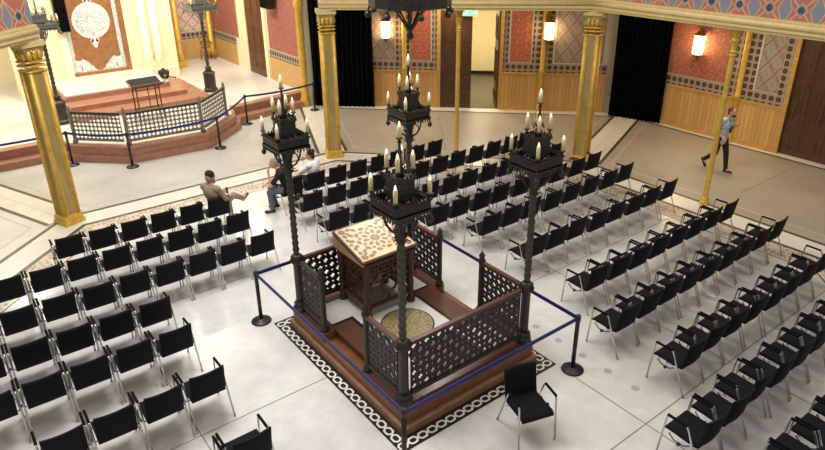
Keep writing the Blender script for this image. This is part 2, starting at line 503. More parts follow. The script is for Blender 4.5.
def half_column(fr, s, z0, z1, r=.085):
    mb = MB(); mb.lathe([(r*1.5, z0), (r*1.5, z0+.12), (r*1.15, z0+.2), (r, z0+.25), (r, z0+1.3), (r*1.25, z0+1.33), (r*1.25, z0+1.39), (r, z0+1.42), (r, z1-.5), (r*1.4, z1-.45), (r, z1-.4), (r*1.3, z1-.2), (r*1.9, z1)], (s, -.05, 0), 14)
    trim(mb, ['gold'], fr)
ZD, ZB = 1.32, 1.62
# back wall, left part
dado(BACK, -4.8, D0-.12)
border(BACK, -4.8, D0-.12, ZD, ZB)
panel(BACK, -4.7, -2.38, ZB+.05, 3.7, 'grey_lattice')
border(BACK, -2.33, -1.86, ZB, 3.9)
panel(BACK, -1.80, -1.14, ZB+.06, 3.7, 'red_arabesque')
border(BACK, -1.08, D0-.12, ZB, 3.9)
half_column(BACK, -2.04, 0, 4.3)
# right part
dado(BACK, D1+.12, 4.8)
border(BACK, D1+.12, 4.8, ZD, ZB)
border(BACK, D1+.12, 1.50, ZB, 3.9)
panel(BACK, 1.58, 2.24, ZB+.06, 3.7, 'red_arabesque')
border(BACK, 2.30, 2.99, ZB, 3.9)
panel(BACK, 3.06, 4.6, ZB+.06, 3.7, 'grey_lattice')
half_column(BACK, 2.66, 0, 4.3)
# door surround and leaves
mb = MB(); mb.bb(D0-.12, D0, -.05, .3, 0, DH+.1); mb.bb(D1, D1+.12, -.05, .3, 0, DH+.1); mb.bb(D0, D1, -.05, .3, DH, DH+.1)
trim(mb, ['oak'], BACK)
def door_leaf(mb, w, h, mat=0, nx=2, rows=(.5, .9, 1.5)):
    """carved leaf, hinge at local x=0, thickness along y"""
    mb.mat(0).bb(0, w, -.03, .03, 0.01, h)
    z = .18
    tot = h-.36
    fr = [.16, .05, .42, .05, .32]
    for fz in fr:
        hh = tot*fz
        for i in range(nx):
            x0 = .09+i*(w-.18)/nx+.03; x1 = .09+(i+1)*(w-.18)/nx-.03
            for sy in (-1, 1):
                y = sy*.03
                mb.bb(x0, x1, min(y, y+sy*.012), max(y, y+sy*.012), z+.03, z+hh-.03)
                if fz > .1:
                    mb.bb(x0+.06, x1-.06, min(y, y+sy*.024), max(y, y+sy*.024), z+.09, z+hh-.09)
                    for k in range(3):
                        xx = x0+(x1-x0)*(k+.5)/3
                        mb.bb(xx-.012, xx+.012, min(y, y+sy*.034), max(y, y+sy*.034), z+.1, z+hh-.1)
        z += hh
    return mb
door1 = thing('door_1', 'dark brown carved double doors standing half open to a cream corridor', 'door', BACK[0], BACK[1]); struct(door1)
mb = door_leaf(MB(), 1.06, 3.40); o = mb.build('door_leaf', ['dark_door'], door1, (D0+.01, .06, 0))
mb = MB(); mb.tube([(.95, -.04, 1.1), (.95, -.09, 1.1), (.84, -.09, 1.1)], .012); mb.build('door_handle', ['brass'], o)
mb = door_leaf(MB(), .93, 3.40); o = mb.build('door_leaf', ['dark_door'], door1, (D1-.03, .10, 0), math.radians(97))
mb = MB(); mb.tube([(.85, .04, 1.1), (.85, .09, 1.1), (.74, .09, 1.1)], .012); mb.build('door_handle', ['brass'], o)
# corridor behind the door
mb = MB(); mb.mat(0).bb(-1.6, -1.5, .3, 5.4, 0, 3.6); mb.bb(1.9, 2.0, .3, 5.4, 0, 3.6); mb.bb(-1.6, 2.0, 5.3, 5.4, 0, 3.6); mb.bb(-1.6, 2.0, .3, 5.4, 3.6, 3.7)
mb.bb(-.2, -.1, 2.2, 5.3, 0, 3.6)
struct(frame_obj(mb, 'wall_corridor', ['corridor_wall'], BACK))
mb = MB(); mb.bb(-1.5, 1.9, .0, 5.3, .001, .012); struct(frame_obj(mb, 'floor_corridor', ['corridor_floor'], BACK))
mb = MB(); mb.bb(-.1, -.07, 2.2, 5.3, .012, .14); mb.bb(-.1, 1.9, 5.26, 5.3, .012, .14); mb.bb(1.87, 1.9, .3, 5.26, .012, .14); struct(frame_obj(mb, 'baseboard_corridor', ['black_stone'], BACK))

# exit sign over the door
ex = thing('exit_sign', 'green exit sign with white running figure over the open door', 'sign', (BACK[0][0], BACK[0][1], 0), BACK[1])
mb = MB(); mb.bb(-.06, .44, -.12, -.06, 3.17, 3.37); mb.build('sign_box', ['exit_green'], ex)
mb = MB()
zc = 3.27; yf = -.124
mb.bb(.26, .40, yf, -.119, zc-.012, zc+.012); mb.prism([(.36, 0), (.41, .0), (.36, .05)], 0, .005)
k0 = len(mb.v)-6
mb.v[k0:] = []; mb.f = [f for f in mb.f if max(f) < k0]; mb.mi = mb.mi[:len(mb.f)]; mb.sm = mb.sm[:len(mb.f)]
k = mb.add([(.37, yf, zc+.05), (.43, yf, zc), (.37, yf, zc-.05)]); mb.face([k, k+1, k+2])
mb.tube([(.09, yf, zc+.03), (.07, yf, zc-.02)], .013, 6); mb.tube([(.07, yf, zc-.02), (.11, yf, zc-.04), (.09, yf, zc-.075)], .009, 6)
mb.tube([(.07, yf, zc-.02), (.04, yf, zc-.05), (.0, yf, zc-.05)], .009, 6); mb.tube([(.09, yf, zc+.03), (.13, yf, zc+.0)], .007, 6); mb.tube([(.09, yf, zc+.03), (.04, yf, zc+.01)], .007, 6)
mb.ball((.105, yf, zc+.06), .017, 8, 6)
tag(mb.build('pictogram', ['sign_white'], ex), 'white running figure and arrow')
mb = MB(); mb.bb(.17, .21, -.07, .07, 3.36, 3.43); mb.build('bracket', ['grey_metal'], ex)

# right wall
dado(RIGHT, -4.6, -.74)
border(RIGHT, -4.6, -.74, ZD, ZB)
panel(RIGHT, -4.5, -2.42, ZB+.05, 3.7, 'dark_arabesque')
border(RIGHT, -2.36, -1.66, ZB, 3.9)
half_column(RIGHT, -2.02, 0, 4.3)
panel(RIGHT, -1.58, -1.0, ZB+.06, 3.7, 'grey_lattice')
border(RIGHT, -.96, -.74, ZB, 3.9)
mb = MB(); mb.bb(-.74, -.62, -.05, .3, 0, 3.5); mb.bb(1.5, 1.62, -.05, .3, 0, 3.5); mb.bb(-.62, 1.5, -.05, .3, 3.4, 3.5); trim(mb, ['oak'], RIGHT)
door2 = thing('door_2', 'tall dark brown carved wooden door at the right edge', 'door', RIGHT[0], RIGHT[1]); struct(door2)
for x0, hx in ((-.61, 1.0), (.44, .1)):
    mb = door_leaf(MB(), 1.04, 3.38); o = mb.build('door_leaf', ['dark_door'], door2, (x0, .1, 0))
mb = MB(); mb.tube([(-.46, .06, 1.1), (-.46, -.0, 1.1), (-.46, -.0, 1.35), (-.46, .06, 1.35)], .012); mb.build('door_handle', ['brass'], door2)
dado(RIGHT, 1.62, 5.5); panel(RIGHT, 1.8, 5.2, ZB+.06, 3.7, 'grey_lattice')

# wall lanterns
def lantern(loc, rz, label, first=[None]):
    if first[0] is None:
        t = thing('wall_lantern', label, 'lamp', loc, rz, 'glowing wall lanterns'); first[0] = t
        mb = MB(); mb.lathe([(.11, -.30), (.15, -.27), (.15, .27), (.11, .30)], (0, -.22, 0), 8); mb.build('lantern_glass', ['lantern_glow'], t)
        mb = MB(); mb.lathe([(.165, .27), (.165, .30), (.08, .37), (.02, .42), (.015, .48)], (0, -.22, 0), 8)
        mb.lathe([(.001, -.46), (.03, -.43), (.05, -.36), (.165, -.30), (.165, -.27)], (0, -.22, 0), 8)
        for i in range(8): a = PI/8+i*PI/4; mb.tube([(.152*cos(a), -.22+.152*sin(a), -.28), (.152*cos(a), -.22+.152*sin(a), .28)], .007, 5)
        mb.build('lantern_frame', ['brass'], t)
        mb = MB(); mb.tube([(0, -.01, .3), (0, -.1, .46), (0, -.22, .48)], .014); mb.lathe([(.06, -.01), (.06, .01)], (0, -.02, .3), 10); mb.build('bracket', ['brass'], t)
        return t
    c = copy_tree(first[0]); c.location = loc; c.rotation_euler = (0, 0, rz); c['label'] = label; return c
def onwall(fr, s, z): 
    a = fr[1]; return (fr[0][0]+s*cos(a), fr[0][1]+s*sin(a), z)
for fr, s, z, lb in ((BACK, -2.64, 2.72, 'glowing wall lantern on the grey lattice panel left of the open door'),
                     (BACK, 2.80, 2.75, 'glowing wall lantern beside the gilded half column right of the open door'),
                     (RIGHT, -3.37, 2.68, 'glowing wall lantern on the red panel of the right wall')):
    lantern(onwall(fr, s, z), fr[1], lb)
    L = bpy.data.lights.new('lantern_light', 'POINT'); L.energy = 14; L.color = (1, .78, .5); L.shadow_soft_size = .15
    lo = bpy.data.objects.new('lantern_light', L); COL.objects.link(lo)
    a = fr[1]; p = onwall(fr, s, z); lo.location = (p[0]-(-sin(a))*.5, p[1]-cos(a)*.5, z)

# black curtains across the corners
def curtain(p0, p1, z1, label, bow=.25, folds=13):
    p0 = Vector(p0); p1 = Vector(p1); mb = MB(); mb.smooth = True
    nx = folds*8; nz = 10; d = (p1-p0); n = Vector((-d.y, d.x, 0)).normalized()
    c0 = (p0+p1)/2
    for side in (0, 1):
        for j in range(nz+1):
            for i in range(nx+1):
                f = i/nx; z = z1*j/nz
                amp = .06*(1-.4*j/nz)
                q = p0+d*f+n*(amp*sin(f*folds*2*PI+.6*sin(j*.5))+ (.02 if side else 0))
                mb.add([(q.x-c0.x, q.y-c0.y, .015+z)])
    W = nx+1; S = W*(nz+1)
    for side in (0, 1):
        for j in range(nz):
            for i in range(nx):
                a = side*S+j*W+i; mb.face([a, a+1, a+W+1, a+W])
    for j in range(nz):
        for i in (0, nx): a = j*W+i; mb.face([a, a+W, S+a+W, S+a])
    for i in range(nx):
        for j in (0, nz): a = j*W+i; mb.face([a, a+1, S+a+1, S+a])
    o = mb.build('curtain', ['curtain_black'], None, (c0.x, c0.y, 0)); tag(o, label, 'curtain')
curtain((5.75, 13.2, 0), (7.35, 11.75, 0), 3.95, 'tall black floor-length curtain closing the far corner behind the left gilded column')
curtain((12.93, 5.95, 0), (13.44, 4.32, 0), 3.95, 'tall black floor-length curtain in the right corner beside the red panel')

# ------------------------------------------------------------------ raised ark platform
mb = MB()
front = [(-7.0, 13.25), (-2.55, 13.25), (-2.3, 12.5), (-1.1, 11.35), (1.08, 11.2), (2.45, 12.4), (2.75, 13.35), (5.6, 13.75)]
lower = [(-7.0, 12.85), (-2.6, 12.85), (-2.35, 12.42), (-1.15, 11.27), (1.12, 11.12), (2.52, 12.3), (2.85, 12.95), (5.6, 13.35)]
mb.mat(0).prism(lower + [(5.6, 14.2), (-7.0, 14.2)], .0, .2)
mb.mat(0).prism(front + [(5.6, 22), (-7.0, 22)], .2, .44)
mb.mat(0)
ol = [(x, y-.03) for x, y in front]
mb.prism(ol + [(x, y+.28) for x, y in reversed(front)], .40, .452)
mb.mat(1).flat([(x, y+.28) for x, y in front] + [(5.6, 21.9), (-7.0, 21.9)], .455)
struct(mb.build('floor_platform', ['red_stone', 'floor_cream_panel']))

# side wall right of the ark, far wall, left wall
mb = MB(); mb.bb(-21.9, -13.45, 0, .25, 0, 6.5); struct(frame_obj(mb, 'wall_side_right', ['cream_plaster'], SIDE))
mb = MB(); mb.bb(-21.9, -19.3, -.02, .004, .45, 1.32); mb.bb(-16.2, -13.6, -.02, .004, .45, 1.32); trim(mb, ['dado_warm'], SIDE)
border(SIDE, -21.8, -19.3, ZD, ZB); border(SIDE, -16.2, -13.6, ZD, ZB)
panel(SIDE, -21.7, -19.0, ZB+.05, 4.6, 'pink_arabesque'); panel(SIDE, -16.1, -13.75, ZB+.05, 4.6, 'pink_arabesque')
mb = MB(); mb.bb(-18.75, -18.0, -.08, .0, .45, 4.2); mb.bb(-16.5, -16.25, -.06, 0, .45, 4.2); trim(mb, ['cream_plaster'], SIDE)
door3 = thing('door_3', 'brown wooden door in the pink patterned side wall beside the ark', 'door', SIDE[0], SIDE[1]); struct(door3)
mb = door_leaf(MB(), 1.4, 3.2); mb.build('door_leaf', ['side_door'], door3, (-17.95, -.04, .455))
mb = MB(); mb.tube([(-16.7, -.07, 1.55), (-16.7, -.14, 1.55), (-16.82, -.14, 1.55)], .012); mb.build('door_handle', ['brass'], door3)
mb = MB(); mb.lathe([(.16, .0), (.16, .3), (.12, .36), (.12, 3.4), (.17, 3.5), (.14, 3.6), (.22, 3.95)], (5.5, 13.42, 0), 14)
trim_n[0] += 1; struct(mb.build('trim_%d' % trim_n[0], ['gold']))
mb = MB(); mb.bb(-7.0, 5.6, 0, .25, 0, 6.5); struct(frame_obj(mb, 'wall_far', ['cream_plaster'], FAR))
mb = MB(); mb.bb(3.5, 5.5, -.02, .004, .45, 1.30); trim(mb, ['dado_warm'], FAR)
border(FAR, 3.5, 5.5, 1.32, 1.62)
panel(FAR, 3.6, 5.3, 1.68, 4.6, 'pink_lattice')
mb = MB(); mb.lathe([(.2, .45), (.2, .7), (.13, .8), (.13, 4.4)], (5.42, 21.72, 0), 14); trim_n[0] += 1; struct(mb.build('trim_%d' % trim_n[0], ['gold']))
mb = MB(); mb.bb(-7.2, -7.0, 12, 22, 0, 6.5); struct(mb.build('wall_side_left', ['cream_plaster']))

# ------------------------------------------------------------------ ark
ark = thing('ark', 'tall ark front with wooden door, white ornament medallion and cream columns', 'ark', (.2, 19.05, .455))
AX = -.2
def abx(x): return x-.2
mb = MB()
# facade with opening -0.95..1.24 (world x)
mb.bb(abx(-2.6), abx(-.78), 0, .4, 0, 6); mb.bb(abx(1.25), abx(3.0), 0, .4, 0, 6); mb.bb(abx(-.78), abx(1.25), .18, .4, 0, 6)
mb.bb(abx(-2.6), abx(2.7), -.56, 0, 0, .5); mb.bb(abx(-1.05), abx(-.78), -.10, .1, .5, 6); mb.bb(abx(-1.5), abx(-1.3), -.08, .1, .5, 6)
mb.bb(abx(1.25), abx(1.42), -.06, .1, .5, 6)
tag(mb.build('facade', ['cream_plaster'], ark), 'cream plastered front')
mb = MB(); mb.bb(abx(-.78), abx(1.25), -.02, .16, .40, .62)
mb.bb(abx(1.06), abx(1.25), -.02, .16, .62, 6); tag(mb.build('door_frame', ['brown_panel'], ark), 'dark brown door frame')
mb = MB(); mb.bb(abx(-.76), abx(1.06), .02, .12, .62, 6); dr = mb.build('ark_door', ['ark_blue'], ark); tag(dr, 'pale blue and white bordered door panel')
# shaped wooden field: scalloped bottom
pts = [(-.62, 6), (.92, 6)]
mbp = MB()
poly = [(-.62, 5.5), (-.62, 1.30)]
def arc(cx, cz, r, a0, a1, n=8): return [(cx+r*cos(a0+(a1-a0)*i/n), cz+r*sin(a0+(a1-a0)*i/n)) for i in range(n+1)]
poly += arc(-.52, 1.16, .12, PI*.75, PI*1.9, 6) + arc(-.28, 1.08, .13, PI*.9, PI*.0, 6)[0:0]
poly += [(-.30, 1.05), (-.22, .98), (-.14, .86)] + arc(.15, .86, .22, PI*1.05, PI*1.95, 8) + [(.44, .86), (.52, .98), (.60, 1.05)]
poly += arc(.82, 1.16, .12, PI*1.1, PI*2.25, 6) + [(.92, 1.30), (.92, 5.5)]
k0 = len(mbp.v)
kk = mbp.add([(abx(x), .012, z) for x, z in poly]); mbp.face([kk+i for i in range(len(poly))])
k2 = mbp.add([(abx(x), .025, z) for x, z in poly]); mbp.face([k2+i for i in range(len(poly))][::-1])
for i in range(len(poly)): j = (i+1) % len(poly); mbp.face([kk+i, kk+j, k2+j, k2+i])
tag(mbp.build('wood_field', ['brown_panel'], dr), 'orange brown wooden field')
mb = MB()
cz = 2.87-.455; cx = abx(.14)
def disc(mb, cx, cz, r, y0, y1, seg=40, lob=0, amp=0):
    P = [(cx+(r+amp*cos(lob*t))*cos(t), cz+(r+amp*cos(lob*t))*sin(t)) for t in [2*PI*i/seg for i in range(seg)]]
    k = mb.add([(x, y0, z) for x, z in P]); k2 = mb.add([(x, y1, z) for x, z in P])
    mb.face([k+i for i in range(seg)]); mb.face([k2+i for i in range(seg)][::-1])
    for i in range(seg): j = (i+1) % seg; mb.face([k+i, k+j, k2+j, k2+i])
mb.mat(0); disc(mb, cx, cz, .63, .004, .014, 72, 36, .012)
mb.mat(1); disc(mb, cx, cz, .55, .0, .006, 48)
mb.mat(0)
for i in range(8):
    a = 2*PI*i/8
    mb.tube([(cx+.1*cos(a), -.002, cz+.1*sin(a)), (cx+.33*cos(a+.25), -.002, cz+.33*sin(a+.25)), (cx+.5*cos(a), -.002, cz+.5*sin(a))], .010, 5)
    mb.tube([(cx+.1*cos(a), -.002, cz+.1*sin(a)), (cx+.33*cos(a-.25), -.002, cz+.33*sin(a-.25)), (cx+.5*cos(a), -.002, cz+.5*sin(a))], .013, 5)
    mb.ball((cx+.44*cos(a+.2), 0, cz+.44*sin(a+.2)), .03, 6, 4, (1, .3, 1))
disc(mb, cx, cz, .1, -.006, .004, 16)
for s in (-1, 1):
    disc(mb, cx, cz+s*.74, .13, .004, .014, 24, 6, .025); disc(mb, cx-.09, cz+s*.70, .06, .004, .014, 14); disc(mb, cx+.09, cz+s*.70, .06, .004, .014, 14)
    disc(mb, cx, cz+s*.9, .06, .004, .014, 14)
tag(mb.build('medallion', ['ark_white', 'ark_blue'], dr), 'white and pale blue round ornament')
for s in (-1, 1):
    mb = MB()
    bx = cx+s*.70
    mb.mat(0)
    for (ax_, az_, r_) in ((0, .96, .1), (-s*.16, .84, .10), (-s*.30, .76, .08), (0, .78, .12), (-s*.14, .70, .08)):
        disc(mb, bx+ax_, az_, r_, .004, .012, 24, 7, .014)
    mb.mat(1); disc(mb, bx-s*.02, .86, .08, .0, .006, 20, 5, .02); disc(mb, bx-s*.16, .76, .05, .0, .006, 16, 5, .012)
    mb.build('corner_ornament', ['ark_white', 'ark_blue'], dr)
# flanking columns
def ark_column(x, y, r, h, mat, z0):
    z0 += .5
    mb = MB()
    mb.box((abx(x), y, z0+.14), (r*2.8, r*2.8, .28))
    mb.lathe([(r*1.38, z0+.28), (r*1.38, z0+.34), (r*1.2, z0+.38), (r*1.4, z0+.43), (r*1.2, z0+.48), (r*1.35, z0+.53), (r, z0+.6), (r, h)], (abx(x), y, 0), 16)
    return mb.build('column', [mat], ark)
for x in (-1.85, -2.25): ark_column(x, -.3, .14, 6, 'cream_plaster', 0)
for x in (1.82, 2.22): ark_column(x, -.3, .14, 6, 'cream_plaster', 0)

for x, y in ((3.28, 20.35), (3.62, 20.6)):
    mb = MB(); r = .12; mb.box((x, y, .6), (r*3, r*3, .28)); mb.lathe([(r*1.5, .74), (r*1.5, .8), (r*1.2, .85), (r*1.4, .9), (r, 1.0), (r, 6)], (x, y, 0), 16)
    trim_n[0] += 1; struct(mb.build('trim_%d' % trim_n[0], ['gold']))
# steps
st = thing('altar_steps', 'red stone steps with a white slab on top leading up to the ark', 'steps', (.2, 19.05, .455))
mb = MB()
mb.bb(abx(-1.75), abx(2.35), -4.3, -.58, 0, .15); mb.bb(abx(-1.7), abx(2.05), -3.55, -.58, .15, .3)
mb.bb(abx(-1.65), abx(1.72), -2.75, -.58, .3, .46); mb.bb(abx(2.35), abx(2.75), -4.0, -.58, 0, .05)
mb.build('treads', ['red_stone'], st)
mb = MB(); mb.bb(abx(-1.63), abx(1.70), -2.72, -.58, .46, .50); tag(mb.build('slab', ['white_stone'], st), 'white stone slab')

# black line speaker on the ark front, and the small one on the side wall
sp = thing('loudspeaker', 'tall black loudspeaker hanging left of the ark door', 'loudspeaker', (-.83, 18.85, 2.6))
mb = MB(); mb.bb(-.2, .2, -.17, .05, 0, 1.5); mb.build('cabinet', ['black_plastic'], sp, bevel=.015)
mb = MB(); mb.bb(-.17, .17, -.185, -.168, .04, 1.46); mb.build('grille', ['curtain_black'], sp)
mb = MB(); mb.bb(-.05, .05, .05, .09, .5, .6); mb.bb(-.05, .05, .05, .09, 1.1, 1.2); mb.build('bracket', ['black_plastic'], sp)
sp = thing('loudspeaker', 'small black loudspeaker high on the pink patterned side wall', 'loudspeaker', (5.4, 15.45, 3.2), -PI/2)
mb = MB(); mb.bb(-.3, .3, -.2, .08, 0, .9); mb.build('cabinet', ['black_plastic'], sp, bevel=.02)
mb = MB(); mb.bb(-.27, .27, -.215, -.198, .04, .86); mb.build('grille', ['curtain_black'], sp)
mb = MB(); mb.bb(-.05, .05, .08, .2, .4, .5); mb.build('bracket', ['black_plastic'], sp)

# dark bundled bag lying on the ark slab
bg = thing('bag', 'dark round bundled bag lying on the right end of the white slab', 'bag', (1.72, 16.75, .955))
mb = MB(); mb.smooth = True
for c_, r_, sc in (((0, 0, .16), .17, (1, .9, .95)), ((.1, .05, .2), .1, (1, 1, 1)), ((-.1, .03, .22), .1, (1, 1, 1)), ((.02, -.1, .12), .11, (1, 1, 1)), ((0, .06, .3), .07, (1, 1, 1))): mb.ball(c_, r_, 12, 8, sc)
mb.build('sack', ['cloth_black'], bg)
mb = MB(); mb.tube([(.12, -.05, .06), (.25, -.1, .03), (.34, -.16, .02), (.3, -.22, .015)], .018, 6); mb.build('strap', ['cloth_black'], bg)

# wrought lectern on the ark platform
lt = thing('lectern', 'slender iron lectern with dark slanted top before the ark', 'lectern', (.22, 13.75, .455), .03); lt.scale = (1.15, 1.15, 1.08)
for sx in (-1, 1):
    for sy in (-1, 1):
        mb = MB(); mb.tube([(sx*.33, sy*.2, 0), (sx*.30, sy*.17, .4), (sx*.30, sy*.17, 1.0)], .02, 8); mb.ball((sx*.33, sy*.2, .025), .03, 8, 6)
        mb.build('leg', ['chair_brown'], lt)
mb = MB(); mb.tube([(0, -.17, .02), (0, -.17, 1.0)], .012, 8)
for z in (.3, .9):
    for s in (-1, 1): mb.tube([(-.3, s*.17, z), (.3, s*.17, z)], .012, 6); mb.tube([(s*.3, -.17, z), (s*.3, .17, z)], .012, 6)
mb.build('stretcher', ['iron'], lt)
mb = MB(); k0 = len(mb.v); mb.box((0, 0, 0), (.78, .46, .05)); mb.xf(k0, Matrix.Translation((0, 0, 1.08)) @ Matrix.Rotation(.3, 4, 'X')); mb.build('desk_top', ['cloth_black'], lt, bevel=.008)
mb = MB(); k0 = len(mb.v); mb.box((0, -.24, .045), (.84, .03, .06)); mb.xf(k0, Matrix.Translation((0, 0, 1.08)) @ Matrix.Rotation(.3, 4, 'X')); mb.build('book_ledge', ['chair_brown'], lt)
for s in (-1, 1):
    mb = MB(); mb.tube([(s*.36, -.2, 1.04), (s*.47, -.22, 1.08), (s*.5, -.22, 1.2)], .012, 6); mb.lathe([(.012, 0), (.04, .03), (.045, .05)], (s*.5, -.22, 1.19), 10)
    mb.build('candle_arm', ['brass'], lt)

# bentwood armchair in the far corner
bc = thing('armchair', 'brown bentwood armchair with pale seat in the far corner', 'chair', (5.0, 21.2, .455), PI)
for sx in (-1, 1):
    for sy, h in ((1, .42), (-1, .45)):
        mb = MB(); mb.tube([(sx*.24, sy*.24, 0), (sx*.21, sy*.2, .45)], .018, 8); mb.build('leg', ['chair_brown'], bc)
mb = MB(); mb.lathe([(.2, .43), (.245, .44), (.245, .47), (.23, .475)], (0, 0, 0), 20); mb.build('seat', ['cane'], bc)
mb = MB(); mb.tube([(.24*cos(a), .24*sin(a)-.02, .72+.06*max(0, -sin(a))) for a in [PI*(-.05)-PI*1.0*i/14+.0 for i in range(-1, 17)]], .02, 8)
mb.build('arm_rail', ['chair_brown'], bc)
mb = MB()
for a in (-.1, -.3, -.5, -.7, -.9): mb.tube([(.21*cos(a*PI), .21*sin(a*PI), .46), (.24*cos(a*PI), .24*sin(a*PI)-.02, .74)], .01, 6)
mb.tube([(-.2, -.2, .75), (-.17, -.26, .92), (0, -.28, .97), (.17, -.26, .92), (.2, -.2, .75)], .016, 8)
mb.build('backrest', ['chair_brown'], bc)

# ------------------------------------------------------------------ pierced screens
def pierced(mb, w, h, z0, x0=0.0, cell=.1, t=.022, y=0.0, open_=0.0):
    nx = max(1, round(w/cell)); nz = max(1, round(h/cell)); cw = w/nx; ch = h/nz
    NP = 16
    for i in range(nx):
        for j in range(nz):
            cx_ = x0+cw*(i+.5); cz_ = z0+ch*(j+.5)
            outer = []; inner = []
            for k in range(NP):
                a = 2*PI*(k+.0)/NP
                c_, s_ = cos(a), sin(a); m_ = max(abs(c_), abs(s_))
                outer.append((cx_+.5*cw*c_/m_, cz_+.5*ch*s_/m_))
                r = (.36+open_*.2+.085*cos(4*a)) if (i+j) % 2 == 0 else (.20+open_+.06*cos(4*a+PI))
                inner.append((cx_+r*cw*c_, cz_+r*ch*s_))
            a0 = mb.add([(x, y-t/2, z) for x, z in outer]); a1 = mb.add([(x, y-t/2, z) for x, z in inner])
            b0 = mb.add([(x, y+t/2, z) for x, z in outer]); b1 = mb.add([(x, y+t/2, z) for x, z in inner])
            for k in range(NP):
                l = (k+1) % NP
                mb.face([a0+k, a0+l, a1+l, a1+k], False); mb.face([b0+l, b0+k, b1+k, b1+l], False); mb.face([a1+k, a1+l, b1+l, b1+k], False)
    return mb
def railing(name, label, p0, p1, zb, zt, mats, post0=False, post1=False, cell=.1, group=None, inset0=0.0, inset1=0.0, handrail='handrail', base=None):
    p0 = Vector(p0); p1 = Vector(p1); d = p1-p0; L = d.length; rz = math.atan2(d.y, d.x)
    t = thing(name, label, 'railing', (p0.x, p0.y, base if base is not None else zb-.07), rz, group)
    z0 = zb-t.location.z; z1 = zt-t.location.z
    mb = MB(); pierced(mb, L-inset0-inset1, z1-z0-.10, z0+.05, inset0, cell, .014 if mats == 'silver_iron' else .022, 0.0, .15 if mats == 'silver_iron' else 0.0)
    mb.build('screen', [mats], t)
    mb = MB(); mb.bb(inset0, L-inset1, -.03, .03, z0, z0+.05); mb.build('bottom_rail', [mats], t)
    mb = MB(); mb.bb(inset0, L-inset1, -.035, .035, z1-.05, z1); mb.bb(inset0, L-inset1, -.022, .022, z1-.07, z1-.05); mb.build('top_rail', [handrail], t, bevel=.008)
    for on, x in ((post0, 0), (post1, L)):
        if on:
            mb = MB(); h = z1
            mb.lathe([(.075, 0), (.075, .06), (.05, .1), (.045, .14), (.045, h-.06), (.06, h-.02), (.06, h+.02), (.035, h+.05), (.05, h+.1), (.028, h+.14), (.02, h+.15), (.001, h+.19)], (x, 0, 0), 12)
            mb.build('post', [mats if mats != 'pierced_iron' else 'iron'], t)
    return t

# ark platform railing
ZR0, ZR1 = .53, 1.36
rail_pts = [(-2.18, 12.75), (-1.03, 11.62), (1.04, 11.45), (2.25, 12.62)]
def toward(a, b, t): a = Vector(a); b = Vector(b); return tuple(a+(b-a).normalized()*t)
RG = 'railing around the ark platform'
railing('altar_railing', 'grey pierced metal railing, left slanted side before the ark', rail_pts[0], toward(rail_pts[1], rail_pts[0], .14), ZR0, ZR1, 'silver_iron', True, False, .115, RG, .05, .0, 'iron', .455)
railing('altar_railing', 'grey pierced metal railing, straight front section before the ark', rail_pts[1], rail_pts[2], ZR0, ZR1, 'silver_iron', True, True, .115, RG, .05, .05, 'iron', .455)
railing('altar_railing', 'grey pierced metal railing, right slanted side before the ark', toward(rail_pts[2], rail_pts[3], .14), rail_pts[3], ZR0, ZR1, 'silver_iron', False, True, .115, RG, .0, .05, 'iron', .455)

# ------------------------------------------------------------------ candelabra
def candle_parts(t, spots, h=.15, r=.026):
    for (x, y, z, hh) in spots:
        mb = MB(); mb.lathe([(.012, -.06), (.014, -.02), (.038, -.008), (.04, 0)], (x, y, z), 10)
        mb.lathe([(r, 0), (r, hh), (r*.6, hh+.004)], (x, y, z), 10)
        c = mb
        o = MB().lathe([(.012, -.06), (.014, -.02), (.038, -.008), (.04, 0.002)], (x, y, z), 10).build('candle_cup', ['iron'], t)
        o = MB().lathe([(r, 0), (r, hh), (r*.55, hh+.006)], (x, y, z), 10).build('candle', ['candle_wax'], t)
        MB().lathe([(.009, 0), (.016, .015), (.015, .03), (.008, .05), (.001, .066)], (x, y, z+hh), 8).build('candle_bulb', ['bulb'], o)
def twisted(mb, r0, z0, z1, pitch=.13, nseg=16, amp=.16, lobes=2):
    n = int((z1-z0)/.018); k = len(mb.v)
    for j in range(n+1):
        z = z0+(z1-z0)*j/n
        mb.add([((r0*(1+amp*cos(lobes*a+2*PI*z/pitch)))*cos(a), (r0*(1+amp*cos(lobes*a+2*PI*z/pitch)))*sin(a), z) for a in [2*PI*i/nseg for i in range(nseg)]])
    for j in range(n):
        for i in range(nseg):
            i2 = (i+1) % nseg; mb.face([k+j*nseg+i, k+j*nseg+i2, k+(j+1)*nseg+i2, k+(j+1)*nseg+i], True)
def sq(mb, half, z0, z1, t=None):
    if t is None: mb.bb(-half, half, -half, half, z0, z1)
    else:
        mb.bb(-half, half, -half, -half+t, z0, z1); mb.bb(-half, half, half-t, half, z0, z1)
        mb.bb(-half, -half+t, -half+t, half-t, z0, z1); mb.bb(half-t, half, -half+t, half-t, z0, z1)
